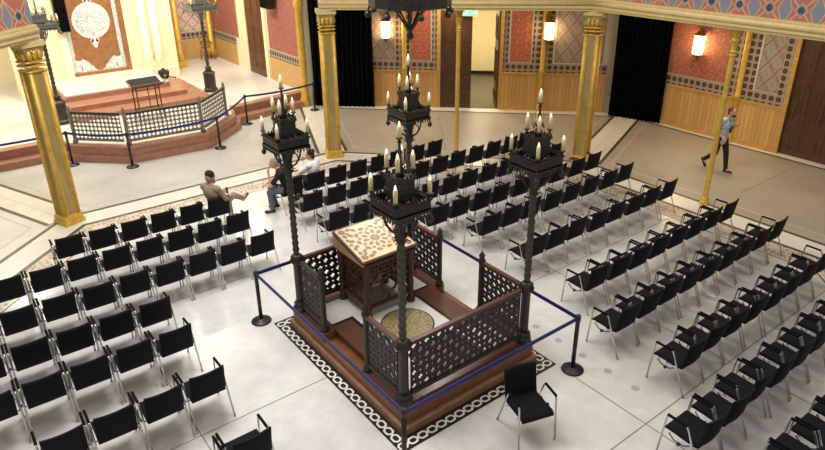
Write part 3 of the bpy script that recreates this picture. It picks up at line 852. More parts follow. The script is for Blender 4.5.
def tray_set(t, zt, mat, hw=.25, hs=.135):
    """two stacked square candle trays; zt = height of lower tray's underside"""
    mb = MB()
    sq(mb, hw, zt+.03, zt+.05); sq(mb, hw, zt+.03, zt+.15, .022); sq(mb, hw+.015, zt+.14, zt+.165, .04); sq(mb, hw+.012, zt+.0, zt+.03, .035)
    n = 9
    for i in range(n):
        x = -hw+.05+(2*hw-.1)*i/(n-1)
        for y in (-hw-.004, hw+.004):
            mb.lathe([(.001, -.05), (.016, -.03), (.010, .0)], (x, y, zt), 6); mb.lathe([(.001, -.05), (.016, -.03), (.010, .0)], (y, x, zt), 6)
            mb.lathe([(.012, 0), (.016, .02), (.001, .045)], (x, y*.98, zt+.16), 6); mb.lathe([(.012, 0), (.016, .02), (.001, .045)], (y*.98, x, zt+.16), 6)
    mb.build('lower_tray', [mat], t)
    for sx in (-1, 1):
        for sy in (-1, 1):
            mb = MB(); mb.tube([(sx*hw, sy*hw, zt+.04), (sx*hw, sy*hw, zt-.07)], .014, 6)
            mb.lathe([(.001, -.15), (.028, -.13), (.04, -.10), (.03, -.07), (.012, -.05)], (sx*hw, sy*hw, zt), 10)
            mb.build('pendant', [mat], t)
    mb = MB()
    for i in range(4):
        a = PI/4+i*PI/2; c_, s_ = cos(a), sin(a)
        for (r0, z0_), in (((0, 0),),):
            mb.tube([(.05*c_, .05*s_, zt-.32), (.13*c_, .13*s_, zt-.27), (.19*c_, .19*s_, zt-.16), (.21*c_, .21*s_, zt-.05), (.28*c_, .28*s_, zt+.02)], [.014, .016, .015, .013, .012], 6)
            mb.tube([(.18*c_, .18*s_, zt-.22), (.15*c_, .15*s_, zt-.13), (.09*c_, .09*s_, zt-.1), (.07*c_, .07*s_, zt-.16)], .011, 6)
    mb.lathe([(.055, -.36), (.08, -.33), (.06, -.29), (.07, -.2), (.11, -.08), (.15, 0), (.15, .03)], (0, 0, zt), 12)
    mb.build('scroll_bracket', [mat], t)
    mb = MB(); zu = zt+.17
    mb.lathe([(.12, -.13), (.10, -.06), (.13, -.02), (.13, .03)], (0, 0, zu), 12)
    for i in range(8):
        a = i*PI/4; mb.ball((.14*cos(a), .14*sin(a), zu-.05), .045, 8, 6)
    sq(mb, hs, zu+.03, zu+.05); sq(mb, hs, zu+.05, zu+.11, .02); sq(mb, hs-.015, zu+.11, zu+.22, .015); sq(mb, hs, zu+.22, zu+.26, .03); sq(mb, hs-.02, zu+.24, zu+.25)
    mb.lathe([(.09, .05), (.07, .1), (.09, .2), (.05, .25)], (0, 0, zu), 8)
    for i in range(5):
        x = -hs+.03+(2*hs-.06)*i/4
        for y in (-hs, hs):
            mb.lathe([(.012, 0), (.016, .02), (.001, .04)], (x, y*.97, zu+.255), 6); mb.lathe([(.012, 0), (.016, .02), (.001, .04)], (y*.97, x, zu+.255), 6)
    mb.build('upper_tray', [mat], t)
    mb = MB(); mb.lathe([(.06, zu+.25), (.03, zu+.31), (.045, zu+.34), (.022, zu+.38), (.018, zu+.5), (.032, zu+.53), (.018, zu+.56), (.016, zu+.64), (.03, zu+.66)], (0, 0, 0), 10)
    for i in range(4):
        a = i*PI/2; mb.tube([(0, 0, zu+.36), (.07*cos(a), .07*sin(a), zu+.42), (.1*cos(a), .1*sin(a), zu+.38)], .01, 6)
    mb.build('stem', [mat], t)
    q = hw-.01; w_ = hs-.03
    spots = [(sx*q, sy*q, zt+.225, .16) for sx in (-1, 1) for sy in (-1, 1)] + [(sx*w_, sy*w_, zu+.35, .16) for sx in (-1, 1) for sy in (-1, 1)] + [(0, 0, zu+.70, .13)]
    candle_parts(t, spots)
def candelabrum(label, loc, zb=.38, mat='iron'):
    t = thing('candelabrum', label, 'candelabrum', loc, 0, 'tall candelabra on the platform corners')
    mb = MB(); mb.lathe([(.13, 0), (.13, .06), (.10, .1), (.115, .13), (.085, .17)], (0, 0, 0), 8, PI/8, False); mb.build('base', [mat], t)
    mb = MB(); mb.lathe([(.075, .17), (.07, .25), (.068, .84), (.085, .87)], (0, 0, 0), 12); mb.build('pedestal', [mat], t)
    mb = MB(); mb.lathe([(.085, .87), (.11, .9), (.115, .93), (.085, .96), (.1, .99), (.06, 1.03)], (0, 0, 0), 16); mb.build('collar', [mat], t)
    mb = MB(); twisted(mb, .047, 1.03, 2.52, .11); mb.build('twisted_column', ['iron_green' if mat == 'iron' else mat], t)
    mb = MB(); mb.lathe([(.047, 2.5), (.06, 2.52), (.06, 2.55), (.05, 2.57)], (0, 0, 0), 12)
    for i in range(6):
        a = i*PI/3; mb.tube([(.045*cos(a), .045*sin(a), 2.42), (.08*cos(a), .08*sin(a), 2.47), (.12*cos(a), .12*sin(a), 2.45)], [.012, .010, .005], 6)
    mb.build('capital', [mat], t)
    tray_set(t, 2.84, mat)
    return t
px, py = 1.13, 1.42
c1 = candelabrum('tall dark iron candelabrum on the near corner of the platform', (-px, -py, .38))
for lb, q in (('tall dark iron candelabrum on the left corner of the platform, by the two seated people', (-px, py, .38)),
              ('tall dark iron candelabrum on the right corner of the platform', (px, -py, .38)),
              ('tall dark iron candelabrum on the far corner, behind the reading desk', (px, py, .38))):
    k = copy_tree(c1); k.location = q; k['label'] = lb
# the two lamps on the ark platform
def ark_lamp(label, loc):
    t = thing('standing_lamp', label, 'candelabrum', loc, 0, 'tall standing candelabra beside the ark')
    mb = MB(); mb.lathe([(.24, 0), (.24, .1), (.2, .14), (.2, .62), (.23, .68), (.14, .74)], (0, 0, 0), 8, PI/8, False); mb.build('pedestal', ['iron'], t)
    mb = MB(); mb.lathe([(.14, .74), (.09, .8), (.12, .84), (.07, .9)], (0, 0, 0), 12); mb.build('collar', ['iron'], t)
    mb = MB(); twisted(mb, .055, .9, 2.5, .14, 12); mb.build('twisted_column', ['iron_green'], t)
    tray_set(t, 2.86, 'silver_iron', .44, .22)  # trays paler than the iron below: overexposure put into their colour
    return t
a1 = ark_lamp('tall grey standing candelabrum right of the ark steps', (3.03, 15.9, .455))
k = copy_tree(a1); k.location = (-2.08, 15.0, .455); k['label'] = 'tall grey standing candelabrum left of the ark, partly behind the gilded column'

# ------------------------------------------------------------------ bimah platform
bi = thing('platform', 'square reddish wooden platform with black and white chain border in the hall centre', 'platform', (0, 0, 0))
mb = MB()
X0, Y0, X1, Y1 = 1.47, 1.83, 1.27, 1.61
def rring(mb, xo, yo, xi, yi, z):
    mb.flat([(-xo, -yo), (xo, -yo), (xi, -yi), (-xi, -yi)], z); mb.flat([(-xo, yo), (xo, yo), (xi, yi), (-xi, yi)], z)
    mb.flat([(-xo, -yo), (-xi, -yi), (-xi, yi), (-xo, yo)], z); mb.flat([(xo, -yo), (xi, -yi), (xi, yi), (xo, yo)], z)
mb.mat(0); rring(mb, X0, Y0, X1-.02, Y1-.02, .008)
mb.mat(1)
def link(cx_, cy_, along, L=.152, W=.125, w=.027):
    P = []
    for (a, b) in ((-.5, -.22), (-.26, -.5), (.26, -.5), (.5, -.22), (.5, .22), (.26, .5), (-.26, .5), (-.5, .22)): P.append((a, b))
    def tr(a, b): return (cx_+a, cy_+b) if along == 'x' else (cx_+b, cy_+a)
    O = [tr(a*L, b*W) for a, b in P]; I = [tr(a*(L-2*w), b*(W-2*w)) for a, b in P]
    for k in range(8): l = (k+1) % 8; mb.flat([O[k], O[l], I[l], I[k]], .0095)
xm, ym = (X0+X1)/2+.005, (Y0+Y1)/2+.005
n = 18
for i in range(n):
    x = -xm+2*xm*i/(n-1)
    for s in (-1, 1): link(x, s*ym, 'x')
    if i < n-1:
        for s in (-1, 1): mb.box((x+xm/(n-1), s*ym, .0088), (2*xm/(n-1)-.13, .022, .0016))
n = 22
for i in range(1, n-1):
    y = -ym+2*ym*i/(n-1)
    for s in (-1, 1): link(s*xm, y, 'y')
    if i < n-2:
        for s in (-1, 1): mb.box((s*xm, y+ym/(n-1), .0088), (.022, 2*ym/(n-1)-.13, .0016))
tag(mb.build('chain_border', ['black_stone', 'plate_white'], bi), 'black and white chain mosaic border')
mb = MB()
# plinth (low tread), then upper block with recessed side steps
mb.mat(1).bb(-X1, X1, -Y1, Y1, 0, .13)
ux, uy, ns, nd = 1.225, 1.55, .50, .26
mb.mat(0)
mb.bb(-ux+nd, ux-nd, -uy, uy, .13, .375)
for s in (-1, 1):
    xa, xb = sorted((s*(ux-nd), s*ux))
    mb.bb(xa, xb, -uy, -ns, .13, .375); mb.bb(xa, xb, ns+.06, uy, .13, .375)
    mb.bb(xa, xb, -ns, ns+.06, .13, .24)
mb.build('wooden_base', ['bimah_wood', 'bimah_wood_light'], bi, bevel=.008)
mb = MB(); zt = .377
mb.mat(0).bb(-ux+nd, ux-nd, -uy, uy, .374, zt)
for s in (-1, 1):
    xa, xb = sorted((s*(ux-nd), s*ux)); mb.bb(xa, xb, -uy, -ns, .374, zt); mb.bb(xa, xb, ns+.06, uy, .374, zt)
mb.mat(1); mb.flat([(-.96, -1.3), (.96, -1.3), (.96, 1.3), (-.96, 1.3)], zt+.002)
mb.mat(2)
for s in (-1, 1):
    xa, xb = sorted((s*.58, s*.97)); mb.flat([(xa, -.66), (xb, -.66), (xb, .72), (xa, .72)], zt+.003)
for y0, y1 in ((-1.3, -.62), ):
    mb.flat([(-.5, y0), (.5, y0), (.5, y1), (-.5, y1)], zt+.003)
mb.mat(0)
for s in (-1, 1):
    xa, xb = sorted((s*.64, s*1.0)); mb.flat([(xa, -.60), (xb, -.60), (xb, .66), (xa, .66)], zt+.004)
mb.flat([(-.44, -1.3), (.44, -1.3), (.44, -.68), (-.44, -.68)], zt+.004)
mb.build('stone_floor', ['granite', 'white_stone', 'black_stone'], bi)
mb = MB(); mb.mat(1).lathe([(.43, 0), (.43, .003)], (0, 0, zt+.004), 48); mb.mat(0).lathe([(.405, 0), (.405, .003)], (0, 0, zt+.006), 48)
tag(mb.build('round_mosaic', ['gold_mosaic', 'black_stone'], bi), 'round golden mosaic with dark rim')

ZB0, ZB1 = .47, 1.33
G = 'pierced screens around the platform'
railing('screen_railing', 'long pierced iron screen with red-brown handrail on the near right side of the platform', (-px, -py), (px, -py), ZB0, ZB1, 'pierced_iron', False, False, .105, G, .12, .12, base=.38)
railing('screen_railing', 'pierced iron screen along the far side of the platform behind the desk', (-px, py), (px, py), ZB0, ZB1, 'pierced_iron', False, False, .11, G, .12, .12, base=.38)
railing('screen_railing', 'short pierced iron screen by the left candelabrum, left of the side step', (-px, .66), (-px, py), ZB0, ZB1, 'pierced_iron', True, False, .1, G, .05, .12, 'iron', base=.38)
railing('screen_railing', 'short pierced iron screen joining the near candelabrum, right of the side step', (-px, -py), (-px, -.56), ZB0, ZB1, 'pierced_iron', False, True, .1, G, .12, .05, base=.38)
railing('screen_railing', 'short pierced iron screen behind the far end of the desk, with post', (px, .58), (px, py), ZB0, ZB1, 'pierced_iron', True, False, .1, G, .05, .12, base=.38)
railing('screen_railing', 'short pierced iron screen with post joining the right candelabrum', (px, -py), (px, -.46), ZB0, ZB1, 'pierced_iron', False, True, .1, G, .12, .05, base=.38)

# reading desk
dk = thing('reading_desk', 'carved red-brown reading desk with slanted star-inlaid top on the platform', 'desk', (.02, .89, .383))
ang = math.atan2(.2, .88)
TM = Matrix.Translation((0, 0, 1.165)) @ Matrix.Rotation(ang, 4, 'X')
mb = MB(); k0 = 0; mb.bb(-.53, .53, -.46, .46, -.05, 0); mb.xf(0, TM); mb.build('top_frame', ['desk_wood'], dk, bevel=.006)
mb = MB(); mb.mat(0).bb(-.50, .50, -.43, .43, 0, .006); 
# ten-fold star and petals
def poly3(P, z=.008):
    k = mb.add([(x, y, z) for x, y in P]); mb.face([k+i for i in range(len(P))], False)
def hexa(cx_, cy_, l, w, a):
    l *= 1.12; w *= 1.3; P = [(-l, 0), (-l*.45, -w), (l*.45, -w), (l, 0), (l*.45, w), (-l*.45, w)]
    return [(cx_+x*cos(a)-y*sin(a), cy_+x*sin(a)+y*cos(a)) for x, y in P]
def star(cx_, cy_, r, n, a0=0, k=.55): return [(cx_+1.15*(r if i % 2 == 0 else r*k)*cos(a0+PI*i/n), cy_+1.15*(r if i % 2 == 0 else r*k)*sin(a0+PI*i/n)) for i in range(2*n)]
mb.mat(1)
inside = lambda P: all(abs(x) < .49 and abs(y) < .42 for x, y in P)
def putp(P):
    if inside(P): poly3(P)
putp(star(0, 0, .085, 10, 0, .8))
for i in range(10):
    a = 2*PI*i/10; putp(hexa(.165*cos(a), .165*sin(a), .058, .026, a))
for i in range(10):
    a = 2*PI*(i+.5)/10; putp(star(.25*cos(a), .25*sin(a), .042, 5, a, .5))
for i in range(10):
    a = 2*PI*i/10; putp(hexa(.30*cos(a), .30*sin(a), .055, .028, a+PI/2))
for i in range(16):
    a = 2*PI*(i+.5)/16; r = .40; putp(hexa(r*cos(a), r*sin(a)*.95, .05, .026, a)); 
for sx in (-1, 1):
    for sy in (-1, 1):
        putp(star(sx*.42, sy*.35, .06, 8, 0, .75)); putp(hexa(sx*.30, sy*.36, .05, .025, 0)); putp(hexa(sx*.43, sy*.23, .05, .025, PI/2)); putp(hexa(sx*.36, sy*.28, .04, .022, sx*sy*PI/4))
    putp(star(sx*.45, 0, .04, 5, 0, .5)); putp(hexa(sx*.44, .12, .04, .022, PI/2)); putp(hexa(sx*.44, -.12, .04, .022, PI/2))
mb.xf(0, TM); tag(mb.build('inlaid_top', ['inlay_light', 'inlay_dark'], dk), 'pale wooden top with brown star inlay')
# wedge sides
mb = MB()
for s in (-1, 1):
    mb = MB(); x0, x1 = sorted((s*.50, s*.525))
    P = [(-.44, .99), (.44, .99), (.44, 1.215), (-.44, 1.02)]
    k = mb.add([(x0, y, z) for y, z in P] + [(x1, y, z) for y, z in P])
    mb.face([k, k+1, k+2, k+3]); mb.face([k+7, k+6, k+5, k+4])
    for i in range(4): j = (i+1) % 4; mb.face([k+i, k+j, k+4+j, k+4+i])
    tag(mb.build('side_panel', ['desk_side'], dk), 'pale wooden wedge side')
mb = MB(); mb.bb(-.50, .50, -.44, .44, .94, .99); mb.bb(-.47, .47, .38, .42, .99, 1.19); mb.build('apron', ['desk_wood'], dk, bevel=.005)
mb = MB(); 
for (xa, xb, ya) in ((-.42, .42, -.38), (-.42, .42, .38)): pierced(mb, .84, .2, .72, -.42, .07, .02, ya)
k0 = len(mb.v); pierced(mb, .76, .2, .72, -.38, .07, .02, 0); mb.xf(k0, Matrix.Translation((-.43, 0, 0)) @ Matrix.Rotation(PI/2, 4, 'Z'))
k0 = len(mb.v); pierced(mb, .76, .2, .72, -.38, .07, .02, 0); mb.xf(k0, Matrix.Translation((.43, 0, 0)) @ Matrix.Rotation(PI/2, 4, 'Z'))
mb.build('pierced_frieze', ['desk_wood'], dk)
for sx in (-1, 1):
    for sy in (-1, 1):
        mb = MB(); mb.lathe([(.075, 0), (.075, .06), (.05, .1), (.07, .16), (.045, .22), (.055, .36), (.04, .5), (.06, .58), (.045, .64), (.06, .7), (.06, .94)], (sx*.43, sy*.38, 0), 12); mb.build('leg', ['desk_wood'], dk)
mb = MB()
for sy in (-1, 1): mb.bb(-.43, .43, sy*.38-.025, sy*.38+.025, .16, .21)
for sx in (-1, 1): mb.bb(sx*.43-.025, sx*.43+.025, -.38, .38, .16, .21)
mb.build('stretcher', ['desk_wood'], dk)
for sy in (-1, 1):
    mb = MB()
    for sx in (-1, 1):
        mb.tube([(sx*.40, sy*.38, .5), (sx*.33, sy*.38, .63), (sx*.2, sy*.38, .70), (0, sy*.38, .72)], .024, 6)
    mb.tube([(.16*cos(a), sy*.38, .5+.16*sin(a)) for a in [2*PI*i/8 for i in range(8)]], .024, 6, True); mb.tube([(0, sy*.38, .34), (0, sy*.38, .2)], .026, 6); mb.tube([(0, sy*.38, .66), (0, sy*.38, .72)], .02, 6)
    for sx in (-1, 1): mb.tube([(sx*.16, sy*.38, .5), (sx*.4, sy*.38, .5)], .02, 6)
    mb.build('carved_bracket', ['desk_wood'], dk)
for sx in (-1, 1):
    mb = MB(); pierced(mb, .70, .50, .22, -.35, .125, .02, 0); mb.xf(0, Matrix.Translation((sx*.40, 0, 0)) @ Matrix.Rotation(PI/2, 4, 'Z')); mb.build('pierced_side', ['desk_wood'], dk)
mb = MB(); mb.bb(-.42, .42, .33, .36, .18, .94); mb.build('back_panel', ['desk_wood'], dk)

# ------------------------------------------------------------------ barrier posts and belts
def stanchion(loc, label, proto=[None]):
    if proto[0] is None:
        t = thing('barrier_post', label, 'barrier post', loc, 0, 'black belt barrier posts'); proto[0] = t
        MB().lathe([(.17, 0), (.17, .015), (.15, .03), (.05, .05), (.04, .06)], (0, 0, 0), 24).build('base', ['black_plastic'], t)
        MB().lathe([(.032, .05), (.032, .88)], (0, 0, 0), 14).build('pole', ['black_plastic'], t)
        MB().lathe([(.032, .87), (.04, .88), (.04, .97), (.03, .985)], (0, 0, 0), 14).build('belt_head', ['black_plastic'], t)
        return t
    c = copy_tree(proto[0]); c.location = loc; c['label'] = label; return c
SB = [(-1.60, 2.03), (-1.60, -2.06), (1.57, -2.06), (1.60, 2.05)]
stanchion((*SB[0], 0), 'black barrier post at the left corner of the platform')
stanchion((*SB[1], 0), 'black barrier post at the near corner, cut by the bottom edge')
stanchion((*SB[2], 0), 'black barrier post with round foot at the right corner of the platform')
stanchion((*SB[3], 0), 'black barrier post at the far corner hidden behind the candelabrum')
def belt(a, b, label, za=.93, zb=.93, sag=.0):
    a = Vector((a[0], a[1], za)); b = Vector((b[0], b[1], zb)); d = (b-a).normalized()*.042
    mb = MB().strip(a+d, b-d, .05, .06, sag, 10, .007); k = mb.build('barrier_belt', ['belt_blue']); tag(k, label, 'barrier belt', 'blue barrier belts')
belt(SB[0], SB[1], 'blue barrier belt along the near left side of the platform')
belt(SB[1], SB[2], 'blue barrier belt along the near right side of the platform')
belt(SB[2], SB[3], 'blue barrier belt along the far right side of the platform')
belt(SB[3], SB[0], 'blue barrier belt along the far left side behind the desk')
SA = [(-6.2, 12.55), (-2.46, 12.2), (-1.19, 11.01), (1.32, 10.98), (2.95, 12.7), (5.5, 12.75)]
LA = [None, 'black barrier post behind the gilded column left of the ark railing', 'black barrier post before the left bend of the ark railing', 'black barrier post before the right end of the ark railing front',
      'black barrier post by the steps right of the ark railing', 'black barrier post in front of the far black curtain']
for q, lb in zip(SA[1:], LA[1:]): stanchion((*q, 0), lb)
LB = ['blue barrier belt running left out of view from the gilded column', 'blue barrier belt before the left slanted side of the ark railing', 'blue barrier belt before the straight front of the ark railing',
      'blue barrier belt before the right slanted side of the ark railing', 'blue barrier belt from the ark railing to the far black curtain']
for i in range(5): belt(SA[i], SA[i+1], LB[i], sag=.05)

# ------------------------------------------------------------------ stacking chairs
def make_chair():
    t = thing('chair', 'black chair', 'chair')
    # seat shell
    mb = MB(); mb.smooth = True
    prof = [(.265, .425), (.25, .447), (.22, .455), (.1, .45), (-.05, .44), (-.17, .44), (-.205, .452)]
    def sheet(prof, w, th, nrm, curve):
        nx = 8; k = len(mb.v); n = len(prof)
        for side in (0, 1):
            for (y, z), (ny, nz) in zip(prof, nrm):
                for i in range(nx+1):
                    f = -1+2*i/nx; c = curve*(f*f)
                    mb.add([(f*w, y+(c if abs(ny) > .5 else 0)+side*th*ny, z+(c*.3 if abs(nz) > .5 else 0)+side*th*nz)])
        W = nx+1; S = W*n
        for side in (0, 1):
            for j in range(n-1):
                for i in range(nx): a = k+side*S+j*W+i; mb.face([a, a+1, a+W+1, a+W])
        for j in range(n-1):
            for i in (0, nx): a = k+j*W+i; mb.face([a, a+W, a+W+S, a+S], False)
        for i in range(nx):
            for j in (0, n-1): a = k+j*W+i; mb.face([a, a+1, a+1+S, a+S], False)
    sheet(prof, .232, -.032, [(0, 1)]*len(prof), .01)
    mb.build('seat', ['black_fabric'], t)
    mb = MB(); mb.smooth = True
    pb = [(-.205, .448), (-.222, .50), (-.238, .60), (-.252, .70), (-.268, .80), (-.278, .865)]
    sheet(pb, .232, -.03, [(1, 0)]*len(pb), .035)
    mb.build('backrest', ['black_fabric'], t)
    for s in (-1, 1):
        x = s*.268
        mb = MB(); mb.tube([(x, .285, 0), (x, .235, .60), (x, .225, .645), (x, .195, .665)], .013, 8); mb.lathe([(.017, 0), (.016, .02)], (x, .284, 0), 8); mb.build('leg', ['chrome'], t)
        mb = MB(); mb.tube([(x, -.31, 0), (x, -.07, .61), (x, -.045, .655), (x, -.01, .668)], .013, 8); mb.lathe([(.017, 0), (.016, .02)], (x, -.308, 0), 8); mb.build('leg', ['chrome'], t)
        mb = MB(); mb.box((x, .095, .672), (.034, .27, .03)); mb.build('armrest', ['black_rubber'], t, bevel=.009)
    mb = MB()
    for y, z in ((.15, .412), (-.12, .405)): mb.tube([(-.262, y+.02, z), (.262, y+.02, z)], .010, 6)
    mb.build('crossbar', ['chrome'], t)
    mb = MB(); mb.tube([(-.27, .02, .36), (-.305, .02, .36)], .022, 8); mb.tube([(-.262, .17, .41), (-.27, .09, .36), (-.27, -.03, .36), (-.262, -.1, .405)], .009, 6)
    mb.build('row_connector', ['black_plastic'], t)
    return t
proto = make_chair(); used = [False]
def place(x, y, rz, label, group):
    o = proto if not used[0] else copy_tree(proto)
    used[0] = True
    o.location = (x, y, 0.006); o.rotation_euler = (0, 0, rz); o['label'] = label; o['group'] = group
    return o
rows_y = [5.83, 4.81, 3.68, 2.61, 1.65, .43, -.99, -2.0, -3.12, -4.07, -5.05]
random.seed(3)
def jit(a): return random.uniform(-a, a)
# left block: (row, rightmost index j0, count); x = -3.16+.583*j
left = [(0, 4, 6), (1, 4, 8), (2, 4, 9), (3, 0, 5), (4, 0, 5), (5, 0, 4), (6, 0, 3)]
for ri, j0, n in left:
    for q in range(n):
        j = j0-q; x = -3.16+.583*j
        lb = 'black stacking chair, %s from the aisle in the %s row of the left block' % (ORD[q], ORD[ri])
        if ri == 0 and q == 0: lb = 'black stacking chair under the man in the taupe jacket, end of first row'
        place(x, rows_y[ri]+jit(.02), jit(.01), lb, 'left block of black chairs')
# right block: (row, k0, k1); x = .795+.592k
right = [(0, 0, 7), (1, 0, 11), (2, 0, 11), (3, 3, 11), (4, 4, 11), (5, 4, 11), (6, 4, 11), (7, 3, 11), (8, 3, 10), (9, 1, 8), (10, 1, 4)]
for ri, k0, k1 in right:
    for k in range(k0, k1+1):
        x = .795+.592*k+max(0, k-6)*{3: .05, 4: .05, 5: .03, 6: .025}.get(ri, .012)+{0: .15, 1: .10, 2: .07, 3: .04}.get(ri, 0)
        lb = 'black stacking chair, %s from the aisle in the %s row of the right block' % (ORD[k-k0], ORD[ri])
        if ri == 0 and k == 0: lb = 'black stacking chair under the grey-haired man, end of the first row'
        if ri == 0 and k == 1: lb = 'black stacking chair under the person in the white shirt, first row'
        place(x, rows_y[ri]+jit(.02), jit(.01), lb, 'right block of black chairs')
place(.10, -2.50, math.radians(163), 'single black stacking chair turned to the viewer before the platform', 'lone chair')

# ------------------------------------------------------------------ gilded columns
def gold_column(loc, rz, label, w=.36):
    t = thing('column', label, 'column', loc, rz, 'gilded corner columns'); t.scale = (1, 1, 1.022)
    mb = MB(); mb.mat(0).bb(-w*.66, w*.66, -w*.66, w*.66, 0, .1); mb.bb(-w*.6, w*.6, -w*.6, w*.6, .1, .22); mb.build('base', ['gold'], t, bevel=.01)
    mb = MB(); mb.mat(1).bb(-w*.40, w*.40, -w*.40, w*.40, .22, 3.4)
    mb.mat(0)
    for sx in (-1, 1):
        for sy in (-1, 1):
            mb.lathe([(w*.13, .22), (w*.13, 3.4)], (sx*w*.42, sy*w*.42, 0), 12)
            mb.bb(sx*w*.27-w*.03, sx*w*.27+w*.03, sy*w*.42-.01, sy*w*.42+.01, .22, 3.4); mb.bb(sx*w*.42-.01, sx*w*.42+.01, sy*w*.27-w*.03, sy*w*.27+w*.03, .22, 3.4)
    mb.build('shaft', ['gold', 'gold_pale'], t)
    mb = MB(); mb.mat(0)
    for z in (3.36, 3.46, 3.54):
        mb.bb(-w*.5, w*.5, -w*.5, w*.5, z, z+.045)
        for sx in (-1, 1):
            for sy in (-1, 1): mb.lathe([(w*.13, 0), (w*.2, .02), (w*.13, .045)], (sx*w*.42, sy*w*.42, z), 10)
    mb.mat(1); k = mb.add([(sx*w*.42, sy*w*.42, 3.58) for sx, sy in ((-1, -1), (1, -1), (1, 1), (-1, 1))] + [(sx*w*.62, sy*w*.62, 3.86) for sx, sy in ((-1, -1), (1, -1), (1, 1), (-1, 1))])
    for i in range(4): j = (i+1) % 4; mb.face([k+i, k+j, k+4+j, k+4+i])
    mb.face([k+3, k+2, k+1, k]); mb.face([k+4, k+5, k+6, k+7])
    mb.mat(0)
    for i in range(4):
        a = i*PI/2; R2 = Matrix.Rotation(a, 4, 'Z')
        for x in (-.3, 0, .3):
            k0 = len(mb.v); mb.lathe([(.001, 3.58), (.045, 3.64), (.05, 3.72), (.02, 3.8)], (x*w, -w*.50, 0), 8); mb.xf(k0, R2)
        k0 = len(mb.v); mb.tube([(-w*.2, -w*.55, 3.8), (0, -w*.6, 3.72), (w*.2, -w*.55, 3.8)], .02, 6); mb.xf(k0, R2)
    mb.mat(2).bb(-w*.68, w*.68, -w*.68, w*.68, 3.86, 3.97)
    mb.build('capital', ['gold', 'gold_pale', 'moulding'], t)
    return t
CV = [(-3.32, 8.32), (3.62, 8.32), (8.72, 3.66), (8.72, -3.66)]
gold_column((*CV[0], 0), PI/8, 'gilded pillar at the left, in front of the ark platform')
gold_column((*CV[1], 0), -PI/8, 'gilded pillar before the far black curtain, left of the doorway')
gold_column((*CV[2], 0), -3*PI/8, 'gilded pillar right of the doorway, by the right-hand black curtain')
def thin_column(loc, label):
    t = thing('thin_column', label, 'column', loc, 0, 'slender gilded columns'); t.scale = (1, 1, 1.02)
    r = .062
    MB().lathe([(.11, 0), (.11, .08), (.085, .12), (.095, .16), (.07, .2)], (0, 0, 0), 8, PI/8, False).build('base', ['gold'], t)
    MB().lathe([(r, .2), (r, 3.42)], (0, 0, 0), 8, PI/8, False).build('shaft', ['gold'], t)
    MB().lathe([(r, 3.40), (.085, 3.43), (r, 3.46), (.085, 3.5), (r, 3.54), (r, 3.6), (.10, 3.74), (.075, 3.78), (.13, 3.92), (.15, 3.93), (.15, 3.98)], (0, 0, 0), 8, PI/8, False).build('capital', ['gold'], t)
thin_column((6.28, 6.08, 0), 'slender pale gilded column in front of the open doorway')
thin_column((8.72, 0, 0), 'slender gilded column beside the walking man')

# ------------------------------------------------------------------ galleries (beam, parapet, soffit)
def gallery(p0, p1, idx, e0=.3, e1=.3):
    p0 = Vector((p0[0], p0[1], 0)); p1 = Vector((p1[0], p1[1], 0)); d = (p1-p0).normalized(); L = (p1-p0).length
    # looking outward: local x along wall to the right; local -y into the hall
    rz = math.atan2(d.y, d.x)
    mb = MB()
    mb.bb(-e0*.4, L+e1*.4, -.22, .22, 4.06, 4.12); mb.bb(-e0*.4, L+e1*.4, -.26, .22, 4.12, 4.18)
    k0 = len(mb.v); mb.tube([(-e0*.4, -.22, 4.24), (L+e1*.4, -.22, 4.24)], .07, 12); mb.bb(-e0*.4, L+e1*.4, -.2, .22, 4.18, 4.34); mb.bb(-e0*.4, L+e1*.4, -.24, .22, 4.31, 4.36)
    o = mb.build('trim_%d' % idx, ['moulding'], None, (p0.x, p0.y, 0), rz); struct(o)
    mb = MB(); mb.bb(-e0*.4, L+e1*.4, -.17, .1, 4.36, 5.25); o = mb.build('wall_parapet', ['parapet_pattern'], None, (p0.x, p0.y, 0), rz); struct(o)
    mb = MB(); mb.bb(-e0*.4, L+e1*.4, -.24, .16, 5.25, 5.36); trim_n[0] += 1; struct(mb.build('trim_%d' % (idx+50), ['moulding'], None, (p0.x, p0.y, 0), rz))
    return o
gallery(CV[1], CV[2], 101); gallery(CV[2], CV[3], 102); gallery((-8.4, 3.6), CV[0], 103)
mb = MB()
o8 = octo(13.65)
mb.prism([CV[1], CV[2], o8[0], o8[1]], 4.10, 4.2); mb.prism([CV[2], CV[3], o8[7], o8[0]], 4.10, 4.2); mb.prism([(-8.4, 3.6), CV[0], (-5.4, 13.2), (-13, 5.6)], 4.06, 4.16)
struct(mb.build('ceiling_gallery', ['moulding']))

# ------------------------------------------------------------------ chandelier
ch = thing('chandelier', 'large dark iron ring chandelier hanging over the platform, mostly above view', 'chandelier', (.065, -.05, 4.82))
mb = MB(); R0 = .52
mb.lathe([(R0, .44), (R0+.02, .46), (R0+.02, .60), (R0, .62), (R0-.05, .62), (R0-.05, .44), (R0, .44)], (0, 0, 0), 16, 0, False)
for i in range(16): a = 2*PI*i/16; mb.lathe([(.012, 0), (.02, .03), (.001, .07)], ((R0-.01)*cos(a), (R0-.01)*sin(a), .62), 6)
mb.build('ring', ['iron'], ch)
mb = MB()
mb.lathe([(.001, 0), (.045, .03), (.05, .07), (.03, .1), (.022, .13), (.05, .16), (.05, .18), (.022, .21), (.03, .3), (.03, .5), (.03, 1.6)], (0, 0, 0), 12)
for i in range(8):
    a = 2*PI*i/8+.2; c_, s_ = cos(a), sin(a)
    mb.tube([(.03*c_, .03*s_, .14), (.09*c_, .09*s_, .24), (.17*c_, .17*s_, .36), (.3*c_, .3*s_, .45), (.5*c_, .5*s_, .5)], .014, 6)
mb.build('finial', ['iron'], ch)
